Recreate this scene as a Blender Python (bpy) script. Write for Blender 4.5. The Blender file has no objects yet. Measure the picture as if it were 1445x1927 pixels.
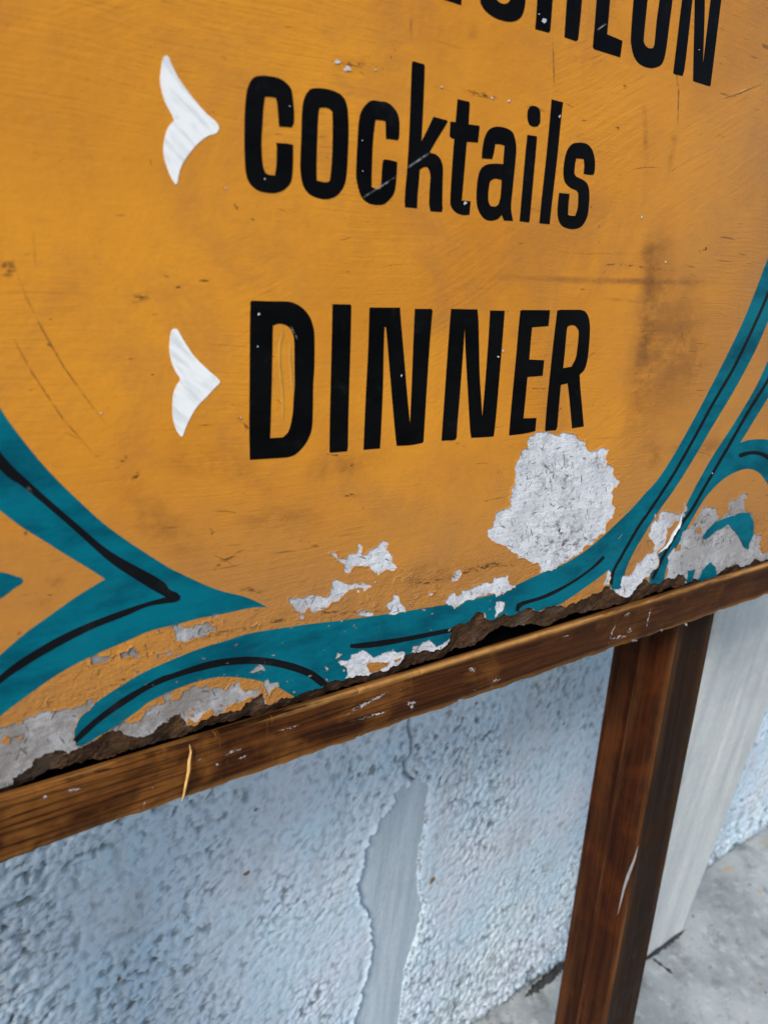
import bpy, bmesh, math, random
import numpy as np
from mathutils import Vector, Matrix
from mathutils.geometry import delaunay_2d_cdt

# ------------------------------------------------------------------ camera, sky, sun, exposure
F, CX, CY = 1452.0, 722.5, 963.5            # photograph: focal length and centre in pixels (1445 x 1927)
D, CAM_H = 0.50, 1.15                       # metres to the board along the view axis, camera height
_H = np.array([2812 - CX, 640 - CY, F])     # where the sign's level lines run to
def _down(vy):
    g = np.array([-(vy * _H[1] + F * F) / _H[0], vy, F]); return g / np.linalg.norm(g)
_X = _H / np.linalg.norm(_H)
_Z = -_down(4700 - CY)                      # plumb direction
_R = np.array([_X, np.cross(_Z, _X), _Z])   # camera (x right, y down, z forward) -> world
_v = _R @ _down(5700 - CY)                  # board's own downward direction in the world
LEAN = -math.atan2(-_v[1], -_v[2])
CAM = np.array([0, 0, CAM_H])

sc = bpy.context.scene
cam = bpy.data.cameras.new('camera'); cam_o = bpy.data.objects.new('camera', cam)
sc.collection.objects.link(cam_o); sc.camera = cam_o
cam.sensor_fit = 'VERTICAL'; cam.sensor_height = 36; cam.lens = F / 1927 * 36
cam.clip_start = 0.01; cam.clip_end = 100
cam_o.matrix_world = Matrix(((_R[0][0], -_R[0][1], -_R[0][2], 0), (_R[1][0], -_R[1][1], -_R[1][2], 0),
                             (_R[2][0], -_R[2][1], -_R[2][2], CAM_H), (0, 0, 0, 1)))
cam.dof.use_dof = True; cam.dof.focus_distance = 0.57; cam.dof.aperture_fstop = 7.6

SUN_AZ, SUN_EL = math.radians(-62), math.radians(43)   # azimuth from -Y (viewer's side) towards -X (left)
world = bpy.data.worlds.new('World'); sc.world = world; world.use_nodes = True
wn = world.node_tree; bg = wn.nodes['Background']
sky = wn.nodes.new('ShaderNodeTexSky'); sky.sky_type = 'NISHITA'; sky.sun_disc = False
sky.sun_elevation = SUN_EL; sky.air_density = 1.0; sky.dust_density = 1.2; sky.ozone_density = 1.0
wn.links.new(sky.outputs[0], bg.inputs[0]); bg.inputs[1].default_value = 0.075
sun_dir = Vector((math.sin(SUN_AZ) * math.cos(SUN_EL), -math.cos(SUN_AZ) * math.cos(SUN_EL), math.sin(SUN_EL)))
sky.sun_rotation = math.atan2(sun_dir.x, sun_dir.y)
sun = bpy.data.lights.new('sun', 'SUN'); sun.energy = 1.5; sun.angle = math.radians(18); sun.color = (1, .93, .83)
sun_o = bpy.data.objects.new('sun', sun); sc.collection.objects.link(sun_o)
sun_o.rotation_euler = sun_dir.to_track_quat('Z', 'Y').to_euler(); sun_o.location = (-2, -2, 4)
vs = sc.view_settings; vs.view_transform = 'Standard'; vs.look = 'None'; vs.exposure = 1.22; vs.gamma = 1
sc.cycles.use_denoising = True; sc.cycles.max_bounces = 8; sc.cycles.transparent_max_bounces = 16

# ------------------------------------------------------------------ positions from the photograph
def ray(px, py): return _R @ np.array([(px - CX) / F, (py - CY) / F, 1.0])
_up = np.array([0, -_v[1], -_v[2]]); _n = np.cross(np.array([1, 0, 0.]), _up)   # _n points to the viewer
_n = _n if _n[1] < 0 else -_n
_d0 = (ray(CX, CY) * D) @ _n
FOOT = CAM + ray(CX, CY) * D
FOOT = FOOT - _up * (FOOT[2] / _up[2])      # board plane meets the floor here
def on(px, py, n=0.0):
    """pixel -> sign coordinates (a along, b up the board) on the plane n metres in front of the board face"""
    r = ray(px, py); p = CAM + r * ((_d0 + n) / (r @ _n)) - FOOT
    return p[0], p @ _up
def on_wall(px, py, Y):
    r = ray(px, py); p = CAM + r * (Y / r[1]); return p[0], p[2]
def on_floor(px, py):
    r = ray(px, py); p = CAM + r * (-CAM_H / r[2]); return p[0], p[1]

# ------------------------------------------------------------------ helpers
C = sc.collection
rng = random.Random(7); nrng = np.random.default_rng(5)
def link(o, parent=None):
    C.objects.link(o)
    if parent: o.parent = parent
    return o
def mesh_obj(name, verts, faces, mat, parent=None, smooth=False):
    me = bpy.data.meshes.new(name); me.from_pydata([tuple(v) for v in verts], [], faces); me.update()
    if smooth: me.polygons.foreach_set('use_smooth', [True] * len(me.polygons))
    me.materials.append(mat)
    return link(bpy.data.objects.new(name, me), parent)
def empty(name, loc):
    o = bpy.data.objects.new(name, None); o.empty_display_size = .1; o.location = loc; return link(o)
def grid_faces(nx, ny):
    i = np.arange(nx - 1)[None, :] + nx * np.arange(ny - 1)[:, None]; i = i.ravel()
    return np.stack([i, i + 1, i + 1 + nx, i + nx], 1)
def grid_obj(name, P, mat, parent=None, attr=None):
    ny, nx, _ = P.shape; me = bpy.data.meshes.new(name); f = grid_faces(nx, ny)
    me.vertices.add(nx * ny); me.vertices.foreach_set('co', P.reshape(-1).astype('f'))
    me.loops.add(len(f) * 4); me.loops.foreach_set('vertex_index', f.ravel().astype('i'))
    me.polygons.add(len(f)); me.polygons.foreach_set('loop_start', (np.arange(len(f)) * 4).astype('i'))
    me.polygons.foreach_set('loop_total', np.full(len(f), 4, 'i'))
    me.polygons.foreach_set('use_smooth', np.ones(len(f), bool))
    me.update(calc_edges=True); me.validate(); me.materials.append(mat)
    for k, a in (attr or {}).items():
        at = me.attributes.new(k, 'FLOAT', 'POINT'); at.data.foreach_set('value', a.reshape(-1).astype('f'))
    return link(bpy.data.objects.new(name, me), parent)
_perm = nrng.permutation(512); _grad = nrng.normal(size=(512, 2)); _grad /= np.linalg.norm(_grad, axis=1)[:, None]
def perlin(x, y):
    x = np.asarray(x, float); y = np.asarray(y, float)
    xi = np.floor(x).astype(int); yi = np.floor(y).astype(int); xf = x - xi; yf = y - yi
    def g(i, j, dx, dy):
        k = _perm[(_perm[i & 511] + j) & 511]; return _grad[k, 0] * dx + _grad[k, 1] * dy
    u = xf ** 3 * (xf * (xf * 6 - 15) + 10); w = yf ** 3 * (yf * (yf * 6 - 15) + 10)
    a = g(xi, yi, xf, yf); b = g(xi + 1, yi, xf - 1, yf); c = g(xi, yi + 1, xf, yf - 1); d = g(xi + 1, yi + 1, xf - 1, yf - 1)
    return (a + u * (b - a)) * (1 - w) + (c + u * (d - c)) * w
def fbm(x, y, o=4):
    s = 0; A = 1
    for k in range(o): s = s + A * perlin(x * 2 ** k + 17 * k, y * 2 ** k - 9 * k); A *= .5
    return s
def sst(e0, e1, x): t = np.clip((x - e0) / (e1 - e0), 0, 1); return t * t * (3 - 2 * t)
def inside(P, poly):
    x, y = P[:, 0], P[:, 1]; r = np.zeros(len(P), bool); q = np.asarray(poly); p = np.roll(q, 1, 0)
    for (x1, y1), (x2, y2) in zip(p, q):
        if y1 == y2: continue
        c = (y1 > y) != (y2 > y); r ^= c & (x < (x2 - x1) * (y - y1) / (y2 - y1) + x1)
    return r
def dist_poly(P, poly):
    d = np.full(len(P), 1e9); q = np.asarray(poly); p = np.roll(q, 1, 0)
    for a, b in zip(p, q):
        e = b - a; L = e @ e + 1e-12; t = np.clip(((P - a) @ e) / L, 0, 1)
        d = np.minimum(d, np.hypot(*(P - a - t[:, None] * e).T))
    return d
def curve(pts, step=5.0):
    """closed outline in pixels: Catmull-Rom through the points, sharp where a point has a third value"""
    n = len(pts); out = []
    P = [np.array(p[:2], float) for p in pts]; K = [len(p) > 2 for p in pts]
    for i in range(n):
        p1, p2 = P[i], P[(i + 1) % n]
        p0 = p1 - (p2 - p1) if K[i] else P[i - 1]
        p3 = p2 + (p2 - p1) if K[(i + 1) % n] else P[(i + 2) % n]
        m = max(1, int(np.hypot(*(p2 - p1)) / step))
        if K[i] and K[(i + 1) % n]: m = 1
        for k in range(m):
            t = k / m
            out.append(.5 * ((2 * p1) + (p2 - p0) * t + (2 * p0 - 5 * p1 + 4 * p2 - p3) * t * t + (3 * p1 - p0 - 3 * p2 + p3) * t ** 3))
    return out
def jag(pts, step=3.0, amp=.22, closed=True):
    """torn outline: midpoint displacement of a coarse traced outline"""
    P = [np.array(p[:2], float) for p in pts]
    def sub(a, b):
        L = np.hypot(*(b - a))
        if L < step: return [a]
        e = (b - a) / L; m = (a + b) / 2 + np.array([-e[1], e[0]]) * L * amp * rng.uniform(-1, 1) + e * L * .1 * rng.uniform(-1, 1)
        return sub(a, m) + sub(m, b)
    out = []
    for i in range(len(P) if closed else len(P) - 1): out += sub(P[i], P[(i + 1) % len(P)])
    return out if closed else out + [P[-1]]
def zm(x0, y0, s, pts): return [(x0 + p[0] * s, y0 + p[1] * s) + tuple(p[2:]) for p in pts]
def xy(s):
    """'x,y x,y! ...' -> points; ! marks a sharp corner"""
    o = []
    for w in s.split():
        a, b = w.rstrip('!').split(','); o.append((float(a), float(b)) + ((1,) if w.endswith('!') else ()))
    return o
def loc(px, n=0.0): return [on(p[0], p[1], n) for p in px]

def cdt_region(keep, loops, extra=()):
    """triangulate the plane with the loops as edges, keep triangles whose centre passes keep(); mm inside"""
    V, E = [], []
    for L in loops:
        b = len(V); V += [Vector((x * 1000, y * 1000)) for x, y in L]
        E += [(b + i, b + (i + 1) % len(L)) for i in range(len(L))]
    V += [Vector((x * 1000, y * 1000)) for x, y in extra]
    vo, eo, fo, *_ = delaunay_2d_cdt(V, E, [], 0, 1e-4)
    P = np.array([(v.x, v.y) for v in vo]) / 1000; T = np.array([tuple(f) for f in fo])
    T = T[keep(P[T].mean(1))]
    a, b, c = P[T[:, 0]], P[T[:, 1]], P[T[:, 2]]
    flip = ((b - a)[:, 0] * (c - a)[:, 1] - (b - a)[:, 1] * (c - a)[:, 0]) < 0
    T[flip] = T[flip][:, ::-1]
    used = np.unique(T); m = -np.ones(len(P), int); m[used] = np.arange(len(used))
    return P[used], m[T]
def boundary(T):
    e = {}
    for t in T:
        for i in range(3): e[(t[i], t[(i + 1) % 3])] = 1
    return [k for k in e if (k[1], k[0]) not in e]
def film(name, keep, loops, n0, n1, mat, parent, extra=(), lift=None, smooth=False):
    """a coat of paint: faces at n1 (plus lift), its cut edges going down to n0"""
    P, T = cdt_region(keep, loops, extra); B = boundary(T)
    top = np.full(len(P), n1)
    if lift is not None: top = top + lift(P)
    V = [(p[0], -t, p[1]) for p, t in zip(P, top)]; Fc = [tuple(int(i) for i in t) for t in T]
    base = {}
    for i, j in B:
        for k in (i, j):
            if k not in base: base[k] = len(V); V.append((P[k][0], -n0, P[k][1]))
        Fc.append((int(j), int(i), base[i], base[j]))
    return mesh_obj(name, V, Fc, mat, parent, smooth)
def any_in(polys):
    bb = [(np.min(p, 0), np.max(p, 0), p) for p in map(np.asarray, polys)]
    def f(P):
        r = np.zeros(len(P), bool)
        for lo, hi, p in bb:
            c = np.all((P >= lo) & (P <= hi), 1)
            if c.any(): r[c] |= inside(P[c], p)
        return r
    return f

# ------------------------------------------------------------------ materials
def newmat(name):
    m = bpy.data.materials.new(name); m.use_nodes = True; t = m.node_tree
    return m, t, t.nodes['Principled BSDF']
class NT:
    def __init__(s, t): s.t = t
    def n(s, typ, **kw):
        x = s.t.nodes.new(typ)
        for k, v in kw.items(): setattr(x, k, v)
        return x
    def l(s, a, b): s.t.links.new(a, b)
    def val(s, x, inp):
        if isinstance(x, (int, float, tuple)): inp.default_value = x
        else: s.l(x, inp)
    def coord(s, scale=(1, 1, 1), rot=(0, 0, 0), loc=(0, 0, 0), what='Object', src=None):
        if src is None: src = s.n('ShaderNodeTexCoord').outputs[what]
        m = s.n('ShaderNodeMapping'); m.inputs['Scale'].default_value = scale
        m.inputs['Rotation'].default_value = rot; m.inputs['Location'].default_value = loc
        s.l(src, m.inputs[0]); return m.outputs[0]
    def noise(s, vec, scale=5., detail=4., rough=.55, dist=0.):
        x = s.n('ShaderNodeTexNoise'); s.l(vec, x.inputs['Vector']); x.inputs['Scale'].default_value = scale
        x.inputs['Detail'].default_value = detail; x.inputs['Roughness'].default_value = rough
        x.inputs['Distortion'].default_value = dist; return x.outputs['Fac']
    def ramp(s, fac, a, b, lo=0., hi=1.):
        x = s.n('ShaderNodeMapRange'); x.interpolation_type = 'SMOOTHSTEP'; s.val(fac, x.inputs[0])
        for i, v in enumerate((a, b, lo, hi)): x.inputs[i + 1].default_value = v
        return x.outputs[0]
    def math(s, op, a, b=0.):
        x = s.n('ShaderNodeMath', operation=op); s.val(a, x.inputs[0]); s.val(b, x.inputs[1]); return x.outputs[0]
    def mix(s, f, a, b, mode='MIX'):
        x = s.n('ShaderNodeMix', data_type='RGBA', blend_type=mode); s.val(f, x.inputs['Factor'])
        for k, v in (('A', a), ('B', b)):
            i = [q for q in x.inputs if q.name == k and q.type == 'RGBA'][0]
            if isinstance(v, tuple): i.default_value = (*v, 1) if len(v) == 3 else v
            else: s.l(v, i)
        return [q for q in x.outputs if q.type == 'RGBA'][0]
    def bump(s, h, strength=.3, dist=.001, prev=None):
        x = s.n('ShaderNodeBump'); s.l(h, x.inputs['Height']); x.inputs['Strength'].default_value = strength
        x.inputs['Distance'].default_value = dist
        if prev is not None: s.l(prev, x.inputs['Normal'])
        return x.outputs[0]

def brush_bump(N, strength=.5):
    """ridges left by the brush, running along the board in slow arcs"""
    w = N.coord((1, 1, 1)); wob = N.noise(w, 5, 2)
    add = N.n('ShaderNodeVectorMath', operation='MULTIPLY_ADD'); comb = N.n('ShaderNodeCombineXYZ')
    N.l(N.math('MULTIPLY', N.math('SUBTRACT', wob, .5), .022), comb.inputs[2])
    add.inputs[1].default_value = (1, 1, 1); N.l(w, add.inputs[0]); N.l(comb.outputs[0], add.inputs[2])
    s1 = N.noise(N.coord((14, 1, 300), src=add.outputs[0]), 1.5, 4, .68)
    s2 = N.noise(N.coord((20, 1, 230), rot=(0, math.radians(28), 0), src=N.coord(rot=(0, math.radians(28), 0), src=add.outputs[0])), 1.2, 3, .6)
    p1 = N.ramp(N.noise(w, 6, 3), .42, .62, .18, 1); p2 = N.ramp(N.noise(N.coord(loc=(4, 0, 9)), 7, 2), .50, .64)
    h = N.math('ADD', N.math('MULTIPLY', N.math('MULTIPLY', s1, p1), .62), N.math('MULTIPLY', N.math('MULTIPLY', s2, p2), .6))
    fine = N.noise(w, 190, 4, .7)
    h = N.math('ADD', h, N.math('MULTIPLY', fine, .30))
    return h, s1, N.bump(h, strength, .0011)

def yellow_material():
    m, t, b = newmat('yellow_paint'); N = NT(t); o = N.coord()
    h, s1, nor = brush_bump(N, .8)
    big = N.noise(N.coord((1, 1, 1.4)), 5.5, 6, .66, .3)
    col = N.mix(N.ramp(big, .35, .68), (.67, .268, .022), (.56, .212, .019))
    col = N.mix(N.math('MULTIPLY', N.ramp(N.noise(o, 11, 7, .72, .5), .46, .68), .55), col, (.42, .170, .036))
    col = N.mix(N.math('MULTIPLY', N.ramp(s1, .60, .78), .12), col, (.36, .15, .022))         # dirt held in the brush ridges
    speck = N.ramp(N.noise(o, 170, 2, .5), .70, .76)
    col = N.mix(N.math('MULTIPLY', speck, N.ramp(N.noise(o, 11, 3), .48, .62)), col, (.13, .065, .02))
    # handling grime low and right; light falloff to the right painted in too
    sep = N.n('ShaderNodeSeparateXYZ'); N.l(o, sep.inputs[0])
    low = N.ramp(sep.outputs[2], on(722, 1150)[1], on(722, 780)[1], 1, 0)
    rgt = N.ramp(sep.outputs[0], .12, .46)
    g = N.math('MULTIPLY', N.math('MAXIMUM', low, rgt), N.ramp(N.noise(N.coord((1, 1, 1.2)), 10, 6, .68, .4), .34, .66))
    col = N.mix(N.math('MULTIPLY', g, .60), col, (.33, .150, .050))
    col = N.mix(N.math('MULTIPLY', rgt, N.ramp(N.noise(o, 3.5, 4, .6), .25, .6, .25, .62)), col, (.37, .175, .058))  # brown tint standing for light that falls off rightward
    dash = N.ramp(N.noise(N.coord((22, 1, 330)), 1.0, 2, .5), .645, .70)          # dirt dragged along the brush lines
    hz = N.math('MULTIPLY', low, N.ramp(N.noise(o, 4, 5, .65), .25, .6, .25, .72)); col = N.mix(hz, col, (.40, .185, .055))
    zone = N.ramp(N.noise(o, 8, 4, .65), .47, .60); zone = N.math('MULTIPLY', zone, N.ramp(N.math('MAXIMUM', low, rgt), 0, .6, .25, 1))
    col = N.mix(N.math('MULTIPLY', N.math('MULTIPLY', dash, zone), .75), col, (.16, .075, .022))
    vo = N.n('ShaderNodeTexVoronoi', feature='DISTANCE_TO_EDGE'); vo.inputs['Scale'].default_value = 85; vo.inputs['Randomness'].default_value = 1   # crazed, lifting paint near the losses
    wv = N.n('ShaderNodeVectorMath', operation='MULTIPLY_ADD'); wv.inputs[1].default_value = (.02, .0, .014); nz = N.n('ShaderNodeTexNoise'); nz.inputs['Scale'].default_value = 45; nz.inputs['Detail'].default_value = 5
    N.l(o, nz.inputs['Vector']); N.l(nz.outputs['Color'], wv.inputs[0]); N.l(o, wv.inputs[2]); N.l(wv.outputs[0], vo.inputs['Vector'])
    lowz = N.ramp(sep.outputs[2], on(722, 1180)[1], on(722, 1020)[1], 1, 0); cz = N.math('MULTIPLY', lowz, N.ramp(N.noise(o, 19, 3), .46, .60))
    ck = N.math('MULTIPLY', N.ramp(vo.outputs['Distance'], .0, .035, 1, 0), N.math('MULTIPLY', cz, N.ramp(N.noise(o, 55, 3), .47, .58))); col = N.mix(N.math('MULTIPLY', ck, .35), col, (.17, .08, .025))
    nor = N.bump(N.math('MULTIPLY', N.math('SUBTRACT', N.noise(N.coord((1, 1, 1.8)), 80, 6, .72), N.math('MULTIPLY', ck, .4)), N.math('ADD', lowz, .15)), .8, .0028, nor)
    N.l(col, b.inputs['Base Color']); N.l(nor, b.inputs['Normal'])
    N.l(N.ramp(big, .3, .7, .40, .55), b.inputs['Roughness']); b.inputs['Specular IOR Level'].default_value = .12
    return m
def enamel(name, c1, c2, rough=.4, spec=.35, dust=0., brush=.25):
    m, t, b = newmat(name); N = NT(t); o = N.coord()
    h, s1, nor = brush_bump(N, brush)
    col = N.mix(N.ramp(N.noise(N.coord((1, 1, 2.4)), 14, 5, .68), .38, .66), c1, c2)
    col = N.mix(N.math('MULTIPLY', N.ramp(s1, .52, .72), .25), col, c2)
    if dust:
        d = N.math('MULTIPLY', N.ramp(N.noise(o, 30, 5, .7), .56, .78), dust)
        col = N.mix(d, col, (.16, .17, .18))
        col = N.mix(N.math('MULTIPLY', N.ramp(N.noise(N.coord((30, 1, 9)), 4, 5, .7), .60, .75), dust * .8), col, (.13, .14, .15))
    N.l(col, b.inputs['Base Color']); N.l(nor, b.inputs['Normal'])
    N.l(N.ramp(N.noise(o, 25, 3), .3, .7, rough - .06, rough + .1), b.inputs['Roughness'])
    b.inputs['Specular IOR Level'].default_value = spec
    return m
def white_enamel():
    m, t, b = newmat('white_enamel'); N = NT(t); o = N.coord()
    s = N.noise(N.coord((40, 1, 190), src=N.coord(rot=(0, math.radians(-40), 0))), 1.2, 3, .6)
    col = N.mix(N.math('MULTIPLY', N.ramp(s, .44, .66), .60), (.86, .87, .86), (.56, .58, .585))
    col = N.mix(N.math('MULTIPLY', N.ramp(N.noise(o, 90, 4, .6), .6, .75), .45), col, (.40, .42, .43))
    N.l(col, b.inputs['Base Color']); N.l(N.bump(s, .5, .0006), b.inputs['Normal']); b.inputs['Roughness'].default_value = .45
    return m
def flecks(N, o, scale, thr, angles):
    r = None
    for k, a in enumerate(angles):
        q = N.coord((1, 1, 5.5), src=N.coord(rot=(0, math.radians(a), 0), loc=(k * 1.3, 0, k * 2.1), src=o))
        f = N.ramp(N.noise(q, scale, 1.5, .5), thr, thr + .05); r = f if r is None else N.math('MAXIMUM', r, f)
    return r
def bare_material():
    m, t, b = newmat('bare_fibreboard'); N = NT(t); o = N.coord()
    sep = N.n('ShaderNodeSeparateXYZ'); N.l(o, sep.inputs[0])
    z1 = on(300, 1200)[0]
    col = N.mix(N.ramp(N.noise(o, 60, 5, .65), .35, .7), (.69, .705, .735), (.50, .51, .535))
    weather_dim = N.math('MAXIMUM', N.ramp(sep.outputs[0], -.14, .0, 1, 0), N.ramp(sep.outputs[0], .28, .36, 0, .75))                              # weathered left end; dimmer light at the right end painted in
    weather_dim = N.math('MULTIPLY', weather_dim, N.ramp(N.noise(o, 26, 6, .75), .20, .56))
    col = N.mix(N.math('MULTIPLY', weather_dim, .95), col, (.20, .178, .158))
    st = N.ramp(N.noise(N.coord((1, 1, 1), loc=(3.1, 0, 1.7)), 20, 7, .80), .50, .66)
    grit = N.ramp(N.noise(o, 240, 3, .7), .42, .62); st = N.math('MULTIPLY', st, N.math('ADD', N.math('MULTIPLY', grit, .6), .35))
    col = N.mix(N.math('MULTIPLY', st, .75), col, (.22, .19, .165))
    fl = flecks(N, o, 75, .668, (8, -28, 62, 108, -65)); fl2 = flecks(N, o, 135, .640, (0, 40, -40, 85))
    col = N.mix(N.math('MULTIPLY', fl, .75), col, (.10, .09, .085)); col = N.mix(N.math('MULTIPLY', fl2, .5), col, (.25, .24, .24))
    h = N.math('SUBTRACT', N.noise(o, 190, 4, .7), N.math('MULTIPLY', fl, .4))
    h = N.math('ADD', h, N.math('MULTIPLY', N.noise(N.coord((1, 1, 5)), 70, 3), .7))
    N.l(col, b.inputs['Base Color']); N.l(N.bump(h, .7, .0012), b.inputs['Normal']); b.inputs['Roughness'].default_value = .85
    b.inputs['Specular IOR Level'].default_value = .2
    return m
def torn_material():
    m, t, b = newmat('torn_fibre'); N = NT(t); o = N.coord()
    f = N.noise(N.coord((1, 1, 2.6), src=N.coord(rot=(0, .4, 0))), 170, 6, .75)
    col = N.mix(N.ramp(f, .35, .65), (.040, .021, .011), (.125, .066, .034))
    col = N.mix(N.math('MULTIPLY', N.ramp(N.noise(o, 40, 4), .5, .7), .5), col, (.18, .13, .10))
    N.l(col, b.inputs['Base Color']); N.l(N.bump(f, .8, .0014), b.inputs['Normal']); b.inputs['Roughness'].default_value = .95
    b.inputs['Specular IOR Level'].default_value = .1
    return m
def wood_material(name, along, dark, mid, tan, worn, rough=.42):
    """varnished timber, grain along one axis; 'wear' (a mesh attribute on rubbed arrises) shows bare wood"""
    m, t, b = newmat(name); N = NT(t); o = N.coord()
    sc_ = [58, 58, 58]; sc_[along] = 2.2
    g = N.noise(N.coord(tuple(sc_)), 1.6, 5, .62, .8)
    sc2 = [230, 230, 230]; sc2[along] = 7
    g2 = N.noise(N.coord(tuple(sc2)), 1.0, 3, .6)
    big = N.noise(o, 16, 4, .65, .3)
    rs = [1, 1, 1]; rs[along] = .045                                            # growth rings seen along the timber
    wv = N.n('ShaderNodeTexWave', wave_type='RINGS', rings_direction='XYZ'[along], wave_profile='SAW'); N.l(N.coord(tuple(rs), loc=(0, .02, -.61) if along == 0 else (.1, .05, 0)), wv.inputs['Vector'])
    wv.inputs['Scale'].default_value = 62 if along == 0 else 40; wv.inputs['Distortion'].default_value = 9; wv.inputs['Detail'].default_value = 4
    wv.inputs['Detail Scale'].default_value = 1.4; wv.inputs['Detail Roughness'].default_value = .6
    ring_ = N.ramp(wv.outputs['Fac'], .55, .97)
    col = N.mix(N.ramp(g, .34, .66), dark, mid)
    col = N.mix(N.math('MULTIPLY', N.ramp(big, .44, .66), .75), col, tan)
    col = N.mix(N.math('MULTIPLY', ring_, N.ramp(N.noise(o, 13, 3), .35, .62, .15, .8)), col, dark)
    col = N.mix(N.math('MULTIPLY', N.ramp(g2, .52, .72), .55), col, dark)
    col = N.mix(N.math('MULTIPLY', N.ramp(N.noise(o, 9, 5, .7), .52, .68), .55), col, dark)
    ps = [900, 900, 900]; ps[along] = 34
    pore = N.ramp(N.noise(N.coord(tuple(ps)), 1.0, 2, .5), .60, .68); col = N.mix(N.math('MULTIPLY', pore, .7), col, dark)
    ks = [46, 46, 46]; ks[along] = 620                                          # knocks and scrapes across the grain
    kn = N.math('MULTIPLY', N.ramp(N.noise(N.coord(tuple(ks)), 1.0, 2, .5), .66, .72), N.ramp(N.noise(o, 14, 2), .52, .60)); col = N.mix(N.math('MULTIPLY', kn, .45), col, tan)
    if along == 0:
        sx = N.n('ShaderNodeSeparateXYZ'); N.l(o, sx.inputs[0]); col = N.mix(N.ramp(sx.outputs[0], -.12, .30, 0, .62), col, (.035, .0105, .003))  # light falling off along the rail, painted as a darker right end
    at = N.n('ShaderNodeAttribute', attribute_name='wear')
    w = N.math('MULTIPLY', at.outputs['Fac'], N.ramp(N.noise(N.coord(tuple(x * .5 for x in sc_)), 2.6, 5, .75), .40, .60))
    col = N.mix(w, col, worn)
    sm = N.math('MULTIPLY', N.ramp(N.noise(o, 55, 5, .75), .67, .75), .16); col = N.mix(sm, col, (.30, .25, .21))
    N.l(col, b.inputs['Base Color']); h = N.math('ADD', g, N.math('MULTIPLY', g2, .7))
    N.l(N.bump(h, .6, .0008), b.inputs['Normal']); N.l(N.ramp(big, .3, .7, rough - .1, rough + .12), b.inputs['Roughness'])
    b.inputs['Specular IOR Level'].default_value = .07
    return m
def plain(name, col, rough=.6, var=.15, scale=60, bump=.2, spec=.3):
    m, t, b = newmat(name); N = NT(t); o = N.coord(); f = N.noise(o, scale, 4, .65)
    N.l(N.mix(N.ramp(f, .35, .68), col, tuple(c * (1 - var) for c in col)), b.inputs['Base Color'])
    N.l(N.bump(f, bump, .001), b.inputs['Normal']); b.inputs['Roughness'].default_value = rough
    b.inputs['Specular IOR Level'].default_value = spec; return m
def smear_material(name, col, amount, scale, stretch=(1, 1, 1), thr=(.42, .62), soft=.5):
    """dirt or scuff lying on the paint: patchy, fading out at its edges (uv: -1..1 across the mark)"""
    m, t, b = newmat(name); N = NT(t)
    uv = N.n('ShaderNodeUVMap', uv_map='mark'); sep = N.n('ShaderNodeSeparateXYZ'); N.l(uv.outputs[0], sep.inputs[0])
    ex = N.ramp(N.math('ABSOLUTE', sep.outputs[0]), soft, 1, 1, 0); ey = N.ramp(N.math('ABSOLUTE', sep.outputs[1]), soft, 1, 1, 0)
    f = N.ramp(N.noise(N.coord(stretch), scale, 5, .68), thr[0], thr[1])
    a = N.math('MULTIPLY', N.math('MULTIPLY', N.math('MULTIPLY', ex, ey), f), amount)
    b.inputs['Base Color'].default_value = (*col, 1); b.inputs['Roughness'].default_value = .6
    b.inputs['Specular IOR Level'].default_value = .2
    tr = N.n('ShaderNodeBsdfTransparent'); mx = N.n('ShaderNodeMixShader'); out = t.nodes['Material Output']
    N.l(a, mx.inputs[0]); N.l(tr.outputs[0], mx.inputs[1]); N.l(b.outputs[0], mx.inputs[2]); N.l(mx.outputs[0], out.inputs[0])
    return m
def plaster_material():
    m, t, b = newmat('whitewashed_plaster'); N = NT(t); o = N.coord()
    col = N.mix(N.ramp(N.noise(o, 7, 4, .6), .35, .66), (.50, .645, .745), (.55, .61, .69))
    col = N.mix(N.math('MULTIPLY', N.ramp(N.noise(N.coord((1, 1, .35)), 9, 4), .48, .68), .5), col, (.64, .70, .725))
    col = N.mix(N.math('MULTIPLY', N.ramp(N.noise(N.coord((1, 1, .3)), 16, 6, .72), .50, .70), .55), col, (.36, .39, .40))   # rain-washed dirt
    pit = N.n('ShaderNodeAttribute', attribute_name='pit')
    col = N.mix(N.math('MULTIPLY', pit.outputs['Fac'], .95), col, (.10, .115, .12))                    # pits coloured darker than the plaster around them
    col = N.mix(N.ramp(N.noise(o, 34, 2, .5), .745, .77), col, (.20, .13, .07))
    N.l(col, b.inputs['Base Color']); N.l(N.bump(N.noise(o, 300, 3, .6), .35, .001), b.inputs['Normal'])
    b.inputs['Roughness'].default_value = .8; b.inputs['Specular IOR Level'].default_value = .25
    return m
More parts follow.
